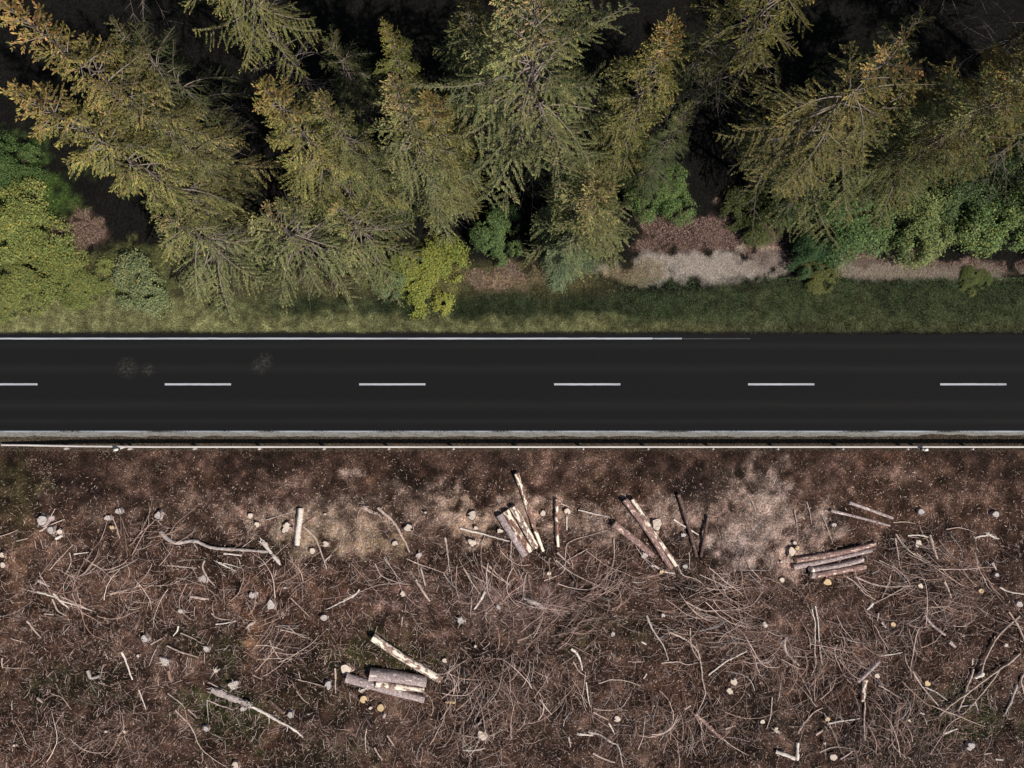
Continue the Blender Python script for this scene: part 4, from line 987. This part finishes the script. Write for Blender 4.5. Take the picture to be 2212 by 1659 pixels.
st(c5, [(1660, 928), (1760, 965), (1855, 1000)], 8, 'straight pale stick', 'pale'); st(c5, [(1342, 690), (1366, 782)], 13, 'short fat brown stick', 'brownwood', taper=.9); st(c5, [(18, 590), (24, 672)], 8, 'short upright stick', 'pale')
st(c5, [(30, 665), (230, 682)], 5, 'thin straight twig', 'pale'); st(c5, [(305, 905), (336, 940)], 13, 'short wood chunk', 'pale', name='wood_chunk', cat='wood chunk'); st(c5, [(1685, 235), (1740, 270), (1840, 285)], 8, 'bent pale stick', 'pale')
st(c5, [(1718, 322), (1880, 296)], 8, 'straight pale stick', 'peeled'); st(c5, [(1445, 392), (1540, 440), (1625, 485)], 7, 'thin bent stick', 'pale'); st(c5, [(700, 690), (732, 745), (790, 732)], 13, 'white elbow-shaped wood piece', 'grey', taper=.9, name='wood_chunk', cat='wood chunk')
st(c5, [(1422, 335), (1415, 375), (1382, 412)], 9, 'short curved white piece', 'peeled'); st(c5, [(2032, 302), (1995, 320), (1968, 356)], 14, 'curved pale bark piece', 'pale', flat=.5); st(c5, [(90, 433), (200, 465)], 7, 'short thin stick', 'pale')
st(c5, [(1245, 520), (1185, 662)], 6, 'thin straight stick', 'pale'); st(c5, [(1500, 1000), (1568, 1062)], 8, 'short pale stick', 'pale'); st(c5, [(1200, 480), (1290, 435)], 9, 'short pale stick', 'pale')
st(c5, [(410, 870), (490, 895), (550, 965), (570, 1000)], 5, 'thin curved twig', 'pale'); st(c5, [(1650, 920), (1655, 1000), (1660, 1090)], 6, 'thin upright twig', 'grey')
st(c6, [(870, 42), (830, 92), (740, 135), (600, 205)], 8, 'long bowed white branch', 'peeled', twigs=2); st(c6, [(245, 362), (350, 385), (450, 412)], 8, 'straight pale stick', 'pale'); st(c6, [(305, 330), (380, 395), (500, 450)], 6, 'thin slanting stick', 'pale')
st(c6, [(325, 115), (400, 190), (470, 270)], 7, 'slanting thin stick', 'pale'); st(c6, [(1870, 60), (1830, 140), (1785, 205)], 12, 'short bowed white branch', 'peeled'); st(c6, [(1760, 110), (1750, 260)], 7, 'straight upright stick', 'pale')
st(c6, [(675, 670), (685, 870)], 9, 'upright brown stick', 'pale'); st(c6, [(990, 1305), (1052, 1402)], 8, 'straight short stick', 'pale'); st(c6, [(925, 1148), (915, 1230), (922, 1350)], 8, 'upright forked stick', 'pale', twigs=2)
st(c6, [(870, 852), (932, 828)], 15, 'white chip', 'peeled', name='wood_chunk', cat='wood chunk', flat=.5); st(c6, [(1062, 1062), (1078, 1030)], 13, 'square wood block', 'grey', taper=1, name='wood_chunk', cat='wood chunk'); st(c6, [(1555, 938), (1632, 942)], 12, 'short yellowish block', 'cut_yellow', taper=.9, name='wood_chunk', cat='wood chunk')
st(c6, [(1690, 1322), (1780, 1325), (1872, 1302)], 9, 'straight pale stick', 'peeled'); st(c6, [(1785, 1130), (1838, 1098)], 13, 'grey wood chunk', 'grey', name='wood_chunk', cat='wood chunk'); st(c6, [(155, 450), (200, 540), (260, 620)], 7, 'slanting stick', 'pale')
st(c6, [(35, 492), (150, 490), (270, 525)], 8, 'long gently bowed stick', 'pale'); st(c6, [(70, 598), (200, 585), (330, 592)], 6, 'level thin stick', 'pale'); st(c6, [(20, 725), (110, 760)], 6, 'thin bent stick', 'pale'); st(c6, [(370, 850), (430, 920), (480, 960)], 6, 'thin slanting twig', 'pale')
st(c6, [(380, 760), (500, 790), (640, 855)], 6, 'long thin curved twig', 'pale'); st(c6, [(1090, 1205), (1150, 1290)], 8, 'short slanting stick', 'pale'); st(c6, [(1210, 262), (1205, 335)], 8, 'short upright stick', 'pale')
st(c7, [(562, 515), (612, 560), (652, 682)], 12, 'white bent branch', 'peeled', taper=.4); st(c7, [(580, 620), (630, 700), (690, 735)], 7, 'thin curved branch', 'pale'); st(c7, [(1160, 250), (1210, 370), (1280, 470), (1335, 612)], 11, 'long grey bent branch', 'grey', twigs=4, taper=.4)
st(c7, [(862, 1108), (908, 1202)], 10, 'short white stick', 'peeled'); st(c7, [(735, 1345), (820, 1385), (905, 1415)], 11, 'thick pale stick', 'pale'); st(c7, [(615, 1192), (680, 1198), (735, 1200)], 12, 'white splinter', 'peeled', flat=.5, taper=.3)
st(c7, [(700, 1172), (800, 1205), (880, 1260), (935, 1290), (975, 1460)], 11, 'long grey hooked branch', 'grey', taper=.4, twigs=2); st(c7, [(1545, 1028), (1640, 1110), (1765, 1222)], 17, 'thick brown barked branch', 'bark_plum', taper=.7); st(c7, [(1740, 1210), (1850, 1290), (1980, 1368)], 7, 'thin end of a fallen branch', 'pale', twigs=3)
st(c7, [(1460, 992), (1512, 968)], 14, 'pale wood chunk', 'pale', name='wood_chunk', cat='wood chunk'); st(c7, [(1655, 722), (1780, 618), (1950, 532)], 9, 'long straight white branch', 'peeled'); st(c7, [(1280, 630), (1400, 618), (1480, 645), (1565, 628)], 8, 'wavy pale branch', 'pale')
st(c7, [(780, 792), (880, 765), (1000, 772), (1105, 812)], 7, 'gently arched branch', 'pale'); st(c7, [(740, 1018), (862, 1082)], 9, 'straight pale stick', 'pale'); st(c7, [(315, 925), (360, 990), (405, 1045)], 7, 'thin white bent stick', 'peeled'); st(c7, [(542, 1215), (562, 1302)], 11, 'short upright stick', 'pale')
st(c7, [(205, 120), (280, 150), (355, 188)], 20, 'grey weathered board piece', 'grey', taper=.9, flat=.35, name='board_piece', cat='board'); st(c7, [(1125, 460), (1160, 480)], 10, 'white wood chip', 'peeled', name='wood_chunk', cat='wood chunk'); st(c7, [(1790, 1152), (1865, 1130)], 11, 'frayed pale splinter', 'pale', name='wood_chunk', cat='wood chunk')
st(c7, [(1470, 140), (1600, 205), (1800, 210), (1990, 180), (2090, 60)], 8, 'very long bowed branch', 'pale', twigs=3); st(c7, [(1350, 385), (1480, 450), (1580, 560), (1610, 760), (1630, 900), (1575, 1030)], 9, 'long snaking branch', 'pale', twigs=5); st(c7, [(1510, 350), (1520, 500), (1600, 640)], 8, 'long bowed upright branch', 'pale', twigs=2)
st(c7, [(680, 700), (655, 900), (685, 1020)], 6, 'long thin upright twig', 'pale'); st(c7, [(680, 780), (700, 900), (720, 980)], 8, 'upright white twig', 'peeled'); st(c7, [(740, 990), (840, 1008), (960, 980), (1040, 870)], 6, 'curved thin branch', 'pale')
st(c7, [(1590, 1090), (1600, 1250), (1640, 1370)], 7, 'long thin upright branch', 'pale', twigs=2); st(c7, [(1120, 620), (1010, 620)], 5, 'level thin twig', 'pale'); st(c7, [(1160, 715), (1140, 755)], 10, 'short white chip', 'peeled', name='wood_chunk', cat='wood chunk')
st(c8, [(318, 418), (302, 490), (340, 570), (425, 648)], 13, 'thick bent grey branch', 'grey', twigs=3); st(c8, [(548, 180), (572, 330), (576, 440), (598, 635)], 8, '', 'peeled', label='right one of the twin thin upright sticks in the right middle', twigs=1); st(c8, [(520, 200), (545, 310), (536, 500), (545, 635)], 7, '', 'peeled', label='left one of the twin thin upright sticks in the right middle')
st(c8, [(1000, 155), (955, 205)], 13, 'short fat white stick', 'peeled'); st(c8, [(1270, 20), (1130, 90), (985, 165)], 6, 'thin straight branch', 'pale', twigs=2); st(c8, [(1408, 252), (1480, 330), (1575, 402)], 13, 'brown mottled branch', 'bark_lilac', taper=.7); st(c8, [(1608, 458), (1658, 502)], 15, 'short brown log end', 'bark_lilac', taper=.9, name='wood_chunk', cat='wood chunk')
gX = 'crossing pale branches at the right edge'
st(c8, [(2088, 222), (2150, 335), (2215, 460)], 9, '', 'pale', label='thick straight pale pole at the top of the crossing pale branches', group=gX, lift=.12, taper=.8)
st(c8, [(2172, 250), (2040, 360), (1925, 520), (1872, 620), (1855, 702)], 9, '', 'pale', label='bowed pale branch curving down left, upper one of the crossing branches', group=gX, lift=.12, taper=.8, twigs=2)
st(c8, [(1862, 692), (1840, 715), (1805, 742)], 19, '', 'peeled', label='torn white butt end at the foot of the bowed pale branch', group=gX, lift=.25, taper=.6, name='splintered_wood', cat='split wood')
st(c8, [(1795, 670), (1738, 830), (1715, 900), (1680, 1005)], 11, '', 'pale', label='mottled grey branch passing under the middle of the crossing branches', group=gX, lift=.15, taper=.55, twigs=3)
st(c8, [(2172, 552), (2020, 662), (1900, 740), (1740, 860), (1640, 930), (1520, 1036)], 9, '', 'pale', label='longest wavy pale branch running down left through the crossing branches', group=gX, lift=.2, taper=.7, twigs=3)
st(c8, [(2010, 690), (1830, 900), (1700, 1040), (1580, 1120), (1530, 1200), (1440, 1350)], 7, '', 'pale', label='long thin pale branch, lowest of the crossing branches', group=gX, lift=.12, twigs=3)
st(c8, [(1800, 598), (1795, 650)], 8, 'short thin stub', 'peeled'); st(c8, [(1820, 940), (1840, 1015)], 9, 'short upright stick', 'grey'); st(c8, [(1680, 985), (1760, 965), (1840, 958)], 8, 'level thin stick', 'grey')
st(c8, [(940, 940), (935, 1100), (945, 1240)], 9, 'long thin upright branch', 'pale', twigs=3); st(c8, [(1052, 805), (1140, 850), (1235, 908)], 7, 'straight thin stick', 'pale'); st(c8, [(1320, 698), (1400, 830), (1555, 1002)], 9, 'long slanting pale branch', 'pale', twigs=2)
st(c8, [(1420, 822), (1520, 870), (1605, 932)], 7, 'straight thin white stick', 'peeled'); st(c8, [(2150, 800), (2100, 950), (2040, 1052)], 12, 'forked grey branch', 'grey', taper=.5, twigs=4); st(c8, [(2215, 700), (2185, 770), (2212, 870)], 11, 'pale branch cut by the right edge', 'pale', twigs=2)
st(c8, [(235, 1330), (310, 1355), (382, 1385)], 17, '', 'peeled', label='left one of the two white sawn offcuts meeting at a right angle', name='log_offcut', cat='log offcut', taper=.9, group='two white sawn offcuts')
st(c8, [(405, 1258), (402, 1328), (400, 1396)], 15, '', 'peeled', label='upright right one of the two white sawn offcuts', name='log_offcut', cat='log offcut', taper=.9, group='two white sawn offcuts')
st(c8, [(550, 1195), (608, 1160)], 14, 'short pale wood chunk', 'pale', name='wood_chunk', cat='wood chunk'); st(c8, [(1560, 1185), (1680, 1153)], 11, 'short white stick', 'peeled'); st(c8, [(1155, 1150), (1160, 1270), (1275, 1392)], 7, 'thin bent branch', 'pale')
st(c8, [(1890, 1352), (1948, 1342)], 10, 'short pale chip', 'pale', name='wood_chunk', cat='wood chunk'); st(c8, [(1980, 1392), (2045, 1398)], 11, 'white chip', 'peeled', name='wood_chunk', cat='wood chunk'); st(c8, [(130, 305), (150, 335)], 17, 'pale wood block', 'peeled', taper=1, name='wood_chunk', cat='wood chunk')
st(c8, [(380, 572), (565, 576)], 7, 'level pale stick', 'pale'); st(c8, [(1270, 550), (1262, 610), (1320, 700)], 7, 'bent thin branch', 'pale'); st(c8, [(860, -15), (930, 70), (1012, 122)], 7, 'thin curved branch', 'pale'); st(c8, [(2050, 482), (2070, 490)], 14, 'tiny white block', 'peeled', taper=1, name='wood_chunk', cat='wood chunk')
st(c8, [(1070, 572), (1160, 560), (1245, 548)], 8, 'level white stick', 'peeled'); st(c8, [(1075, 305), (1110, 350)], 9, 'short white stick', 'peeled'); st(c8, [(1048, 232), (1038, 290)], 10, 'short upright stick', 'pale'); st(c8, [(580, 1340), (700, 1290), (850, 1310)], 6, 'long gently curved branch', 'pale'); st(c8, [(745, 1390), (840, 1330)], 9, 'short bowed stick', 'pale')
st(c8, [(410, 1190), (440, 1120), (520, 1020), (600, 980)], 9, 'long curved branch', 'pale', twigs=3); st(c8, [(640, 1115), (760, 1085), (900, 1065)], 9, 'straight pale stick', 'peeled'); st(c8, [(1370, 1020), (1420, 1032)], 11, 'white chip', 'peeled', name='wood_chunk', cat='wood chunk'); st(c8, [(205, 900), (195, 1020), (155, 1150)], 8, 'long thin upright branch', 'pale')
st(c4, [(1282, 942), (1360, 938), (1445, 950)], 9, 'level white stick', 'peeled'); st(c4, [(1455, 938), (1485, 1030), (1522, 1125)], 13, 'bent mottled branch', 'pale', taper=.7); st(c4, [(1815, 965), (1860, 950), (1915, 945)], 11, 'white splinter', 'peeled', flat=.6); st(c4, [(1905, 920), (1950, 945), (1998, 970)], 12, 'white curved splinter', 'peeled', flat=.6)
st(c4, [(860, 1265), (1000, 1325), (1160, 1350), (1400, 1340)], 8, 'very long bowed branch', 'pale', twigs=2); st(c4, [(1188, 930), (1255, 1020), (1330, 1080), (1465, 1150)], 8, 'long curved branch', 'pale', twigs=3); st(c4, [(1182, 960), (1205, 1090), (1228, 1200)], 8, 'upright thin branch', 'pale')
st(c4, [(380, 740), (398, 840), (412, 930)], 6, 'thin upright twig', 'pale'); st(c4, [(480, 680), (500, 770), (515, 850)], 6, 'thin upright twig', 'pale'); st(c4, [(600, 780), (650, 890), (692, 995)], 6, 'thin slanting twig', 'pale'); st(c4, [(15, 1185), (120, 1298)], 6, 'thin slanting twig', 'pale')
st(c4, [(770, 1255), (860, 1320), (990, 1440)], 7, 'long slanting branch', 'pale', twigs=1); st(c4, [(1148, 1260), (1110, 1350), (1075, 1435)], 8, 'slanting pale stick', 'pale'); st(c4, [(1165, 838), (1260, 835), (1345, 852)], 6, 'level thin twig', 'pale'); st(c4, [(1590, 890), (1700, 880), (1830, 925)], 6, 'level curved twig', 'pale')
st(c4, [(1570, 1310), (1600, 1370), (1625, 1440)], 12, 'mottled pale branch', 'pale'); st(c4, [(1950, 1160), (1985, 1220)], 12, 'short brown stick', 'bark_lilac'); st(c4, [(2010, 1352), (2080, 1385), (2210, 1410)], 8, 'long thin white branch', 'peeled')

# ------------------------------------------------------------------ stumps
def stump(px, py, r, cut, look, seed, hgt=.18, rough=.08, butt=False, splint=0):
    rg = np.random.default_rng(900+seed); q = W(px, py, dz=hgt); g = gz(q.x, q.y)
    t = empty('tree_stump', (q.x, q.y, g)); n = 18; ph = rg.uniform(0, 6, 4)
    a = np.arange(n)*2*math.pi/n
    prof = r*(1+rough*np.sin(2*a+ph[0])+rough*.8*np.sin(3*a+ph[1])+rough*.6*np.sin(5*a+ph[2])+rg.normal(0, rough*.25, n))
    flare = (1+.55*np.clip(np.sin(4*a+ph[3]), 0, 1)) if butt else (1+.18*np.clip(np.sin(4*a+ph[3]), 0, 1))
    til = rg.uniform(-.12, .12, 2)
    V = []; K = 5
    for k in range(K):
        u = k/(K-1); m = 1+(1-u)**2*.25; rr = prof*m*(1+(flare-1)*(1-u)**1.3)
        for j in range(n):
            x = rr[j]*math.cos(a[j]); y = rr[j]*math.sin(a[j]); V.append((x, y, -.12+(hgt+.12)*u+(til[0]*x+til[1]*y)*u))
    V = np.array(V); idx = np.arange(K*n).reshape(K, n); nx = np.roll(idx, -1, 1)
    Q = np.stack([idx[:-1], nx[:-1], nx[1:], idx[1:]], -1).reshape(-1, 4)
    obj('bark', npmesh('stump_bark', V, [Q], None, [M['bark_lilac' if cut == 'cut_grey' else 'bark_plum']], smooth=True), t)
    top = V[-n:]*np.array([.87, .87, 1])+np.array([0, 0, .003])
    notch = int(rg.integers(n)) if rg.random() < .45 else -1        # radial drying crack
    if notch >= 0: top[notch, :2] *= .35
    inner = top*np.array([.5, .5, 1]); inner[:, 2] = hgt+.006+(til[0]*inner[:, 0]+til[1]*inner[:, 1])
    VV = np.vstack([[(0, 0, hgt+.006)], inner, top]); F3 = [(0, 1+i, 1+(i+1) % n) for i in range(n)]; F4 = [(1+i, 1+n+i, 1+n+(i+1) % n, 1+(i+1) % n) for i in range(n)]
    obj('cut_face', npmesh('stump_top', VV, [F3, F4], None, [M[cut]]), t)
    if splint:
        P = []; Rr = []
        for k in range(splint):
            an = rg.uniform(0, 6.28); b = np.array([r*.6*math.cos(an), r*.6*math.sin(an), hgt]); e = b+np.array([rg.normal(0, .16), rg.normal(0, .16), rg.uniform(.02, .12)])
            P.append([b, (b+e)/2, e]); Rr.append([.02, .014, .004])
        vv, qq = tubes(np.array(P), np.array(Rr), 4); obj('splinters', npmesh('splinters', vv, [qq], None, [M['peeled']]), t)
    tag(t, unique(look, px, py), 'tree stump', 'sawn tree stumps across the clearing')
ST = [  # crop, x, y, r, face, look, extras
    (c1, 335, 825, 42, 'cut_grey', 'large pale stump with torn root', dict(butt=True, splint=6)), (c1, 402, 902, 30, 'cut_grey', 'round pale stump', {}), (c1, 475, 915, 24, 'cut_cream', 'small torn stump', dict(splint=3)),
    (c1, 855, 805, 25, 'cut_grey', 'small pinkish stump', {}), (c1, 942, 750, 27, 'cut_grey', 'round greyish white stump', {}), (c1, 1255, 785, 30, 'cut_grey', 'uneven pinkish stump', dict(rough=.14)),
    (c1, 1992, 788, 24, 'cut_cream', 'round cream stump', {}), (c1, 2045, 858, 23, 'cut_cream', 'cracked cream stump', {}), (c1, 15, 1100, 22, 'cut_cream', 'pale stump cut by the left edge', {}), (c1, 22, 1180, 24, 'cut_cream', 'cream stump at the left edge', {}),
    (c1, 1612, 1290, 34, 'cut_grey', 'uneven grey stump', dict(rough=.16)), (c1, 890, 880, 20, 'cut_yellow', 'small yellowish stump', {}),
    (c2, 290, 880, 40, 'cut_cream', 'star-shaped cream stump', dict(rough=.22, butt=True)), (c2, 600, 1012, 28, 'cut_cream', 'round beige stump', dict(butt=True)), (c2, 495, 1067, 25, 'cut_cream', 'round beige ringed stump', {}), (c2, 597, 775, 11, 'cut_cream', 'tiny round stump', {}),
    (c2, 1260, 885, 34, 'cut_cream', 'pale stump with a flared side', dict(butt=True, rough=.12)), (c2, 1153, 1008, 25, 'cut_cream', 'bright white oval stump', {}), (c2, 1395, 762, 10, 'cut_cream', 'tiny pale stump', {}), (c2, 1765, 785, 39, 'cut_cream', 'large cream stump with dark crack', dict(rough=.1)),
    (c2, 1797, 885, 18, 'cut_cream', 'small cream stump', {}), (c2, 1988, 908, 22, 'cut_cream', 'small lobed white stump', dict(rough=.18)), (c2, 1768, 1000, 32, 'cut_cream', 'bright white torn stump', dict(rough=.2, splint=6)), (c2, 1340, 1105, 24, 'cut_grey', 'dull brown square stump', dict(rough=.15)),
    (c2, 1213, 1410, 25, 'cut_cream', 'cream stump with rough rim', dict(rough=.12)), (c3, 340, 768, 25, 'cut_cream', 'round beige stump', {}), (c3, 535, 752, 28, 'cut_cream', 'white stump with pale roots', dict(butt=True)), (c3, 1248, 855, 45, 'cut_cream', 'very large rough cream stump', dict(butt=True, rough=.14, splint=4)),
    (c3, 1458, 940, 21, 'cut_grey', 'small pinkish stump', dict(rough=.14)), (c3, 388, 1247, 18, 'cut_cream', 'small cream stump', {}), (c3, 1472, 1192, 21, 'cut_grey', 'small reddish grey stump', {}), (c3, 1212, 1188, 12, 'cut_grey', 'tiny grey stump', {}), (c3, 1150, 1098, 30, 'cut_grey', 'angular light grey stump', dict(rough=.2)),
    (c3, 1285, 1232, 18, 'cut_yellow', 'small orange stump', dict(rough=.15)), (c4, 702, 861, 20, 'cut_grey', 'round white stump', {}), (c4, 1395, 755, 26, 'cut_grey', 'round greyish white stump', {}), (c4, 1990, 775, 28, 'cut_grey', 'round white stump near the right edge', {}),
    (c4, 389, 1003, 16, 'cut_cream', 'small cream stump on top of the stump cluster', {}), (c4, 368, 1072, 37, 'cut_cream', 'big cream stump of the stump cluster', dict(butt=True, rough=.12)), (c4, 410, 1045, 20, 'cut_yellow', 'orange-sided stump of the stump cluster', {}),
    (c4, 345, 1105, 12, 'cut_yellow', 'tiny stump under the stump cluster', {}), (c4, 288, 1298, 22, 'cut_cream', 'round cream stump', {}), (c4, 650, 1315, 32, 'cut_yellow', 'mossy yellow-brown stump', dict(rough=.12)), (c4, 1372, 1008, 30, 'cut_cream', 'frayed beige stump', dict(rough=.16, butt=True)),
    (c4, 1998, 1258, 18, 'cut_grey', 'small grey stump', {}), (c4, 1390, 1345, 22, 'cut_cream', 'small rough beige stump', dict(rough=.18)), (c4, 1873, 1385, 22, 'cut_yellow', 'dull olive-brown stump', {}), (c4, 283, 1155, 10, 'cut_cream', 'tiny white stump', {}),
    (c5, 1148, 440, 31, 'cut_grey', 'pale stump with grey heart', dict(rough=.1)), (c5, 1640, 520, 25, 'cut_grey', 'white stump with torn top', dict(splint=7, rough=.12)), (c5, 1437, 220, 22, 'cut_grey', 'light grey stump', {}), (c5, 2155, 170, 38, 'cut_grey', 'lobed pale grey stump', dict(rough=.14)),
    (c5, 2010, 92, 32, 'cut_grey', 'mauve grey stump', dict(butt=True)), (c5, 842, 1180, 13, 'cut_cream', 'left of two tiny round white stumps', {}), (c5, 992, 1180, 13, 'cut_cream', 'right of two tiny round white stumps', {}), (c5, 112, 1290, 12, 'cut_cream', 'tiny round white stump', {}),
    (c5, 1635, 1155, 25, 'cut_grey', 'dull mauve stump', dict(rough=.12)), (c5, 1930, 1000, 20, 'cut_grey', 'small grey stump', {}), (c5, 1872, 1448, 32, 'cut_cream', 'round beige stump at the bottom edge', {}), (c5, 1098, 576, 13, 'cut_cream', 'tiny oval stump', {}), (c5, 1858, 808, 40, 'cut_grey', 'shattered white stump', dict(splint=26, rough=.2)),
    (c5, 1310, 620, 36, 'cut_grey', 'crumbled grey stump', dict(splint=22, rough=.25)), (c5, 1715, 695, 18, 'cut_cream', 'burst small stump with splinters', dict(splint=12)), (c6, 588, 272, 28, 'cut_grey', 'round mauve grey stump', {}), (c6, 1675, 295, 28, 'cut_grey', 'white stump with torn root spikes', dict(splint=8, butt=True)),
    (c6, 1793, 499, 12, 'cut_cream', 'tiny cream stump', {}), (c6, 1549, 613, 22, 'cut_cream', 'small oval white stump', {}), (c6, 762, 682, 44, 'cut_cream', 'large cream stump with orange side', dict(butt=True)), (c6, 620, 810, 32, 'cut_grey', 'lobed pale stump', dict(rough=.16)),
    (c6, 903, 922, 32, 'cut_yellow', 'yellow round stump with wedge crack', dict(rough=.03)), (c6, 1038, 990, 32, 'cut_yellow', 'pale yellow round stump with rings', dict(rough=.03)), (c6, 957, 992, 14, 'cut_cream', 'tiny cream stump between the two yellow ones', {}), (c6, 318, 1047, 26, 'cut_grey', 'grey stump', dict(butt=True)),
    (c6, 1850, 1210, 44, 'cut_cream', 'large cream double stump', dict(butt=True, rough=.12)), (c6, 1975, 188, 20, 'cut_grey', 'small light grey stump', dict(rough=.15)), (c6, 275, 35, 11, 'cut_grey', 'tiny pale stump', {}), (c7, 895, 402, 20, 'cut_grey', 'small beige stump', dict(rough=.15)),
    (c7, 1860, 780, 31, 'cut_cream', 'upper of two neighbouring round cream stumps', {}), (c7, 1828, 855, 28, 'cut_cream', 'lower of two neighbouring round cream stumps', {}), (c7, 930, 1078, 28, 'cut_cream', 'cream stump with brown crescent', {}), (c7, 1297, 255, 18, 'cut_grey', 'small dull stump', {}),
    (c8, 2178, 165, 27, 'cut_grey', 'round speckled grey stump', {}), (c8, 1172, 325, 21, 'cut_yellow', 'dull brown round stump', {}), (c8, 1045, 735, 22, 'cut_cream', 'small angular cream stump', dict(rough=.15)), (c8, 132, 1100, 20, 'cut_cream', 'small round cream stump', {}),
    (c8, 697, 1383, 30, 'cut_cream', 'round cream stump near the bottom edge', {}), (c8, 1790, 1297, 35, 'cut_grey', 'large light grey angular stump', dict(rough=.14)), (c8, 628, 1273, 13, 'cut_cream', 'tiny round cream stump', {}), (c8, 1300, 1090, 12, 'cut_cream', 'tiny cream stump', {}),
    (c8, 1445, 795, 25, 'cut_yellow', 'dull brown stump', dict(rough=.15)), (c8, 650, 1080, 20, 'cut_yellow', 'small yellowish brown stump', dict(rough=.12)), (c8, 242, 1165, 20, 'cut_cream', 'star-shaped torn white stump', dict(splint=8, rough=.3))]
for i, (cf, x, y, rz_, cut, look, ex) in enumerate(ST):
    p = cf(x, y); stump(p[0], p[1], rz_*KZ, cut, look, i, **ex)
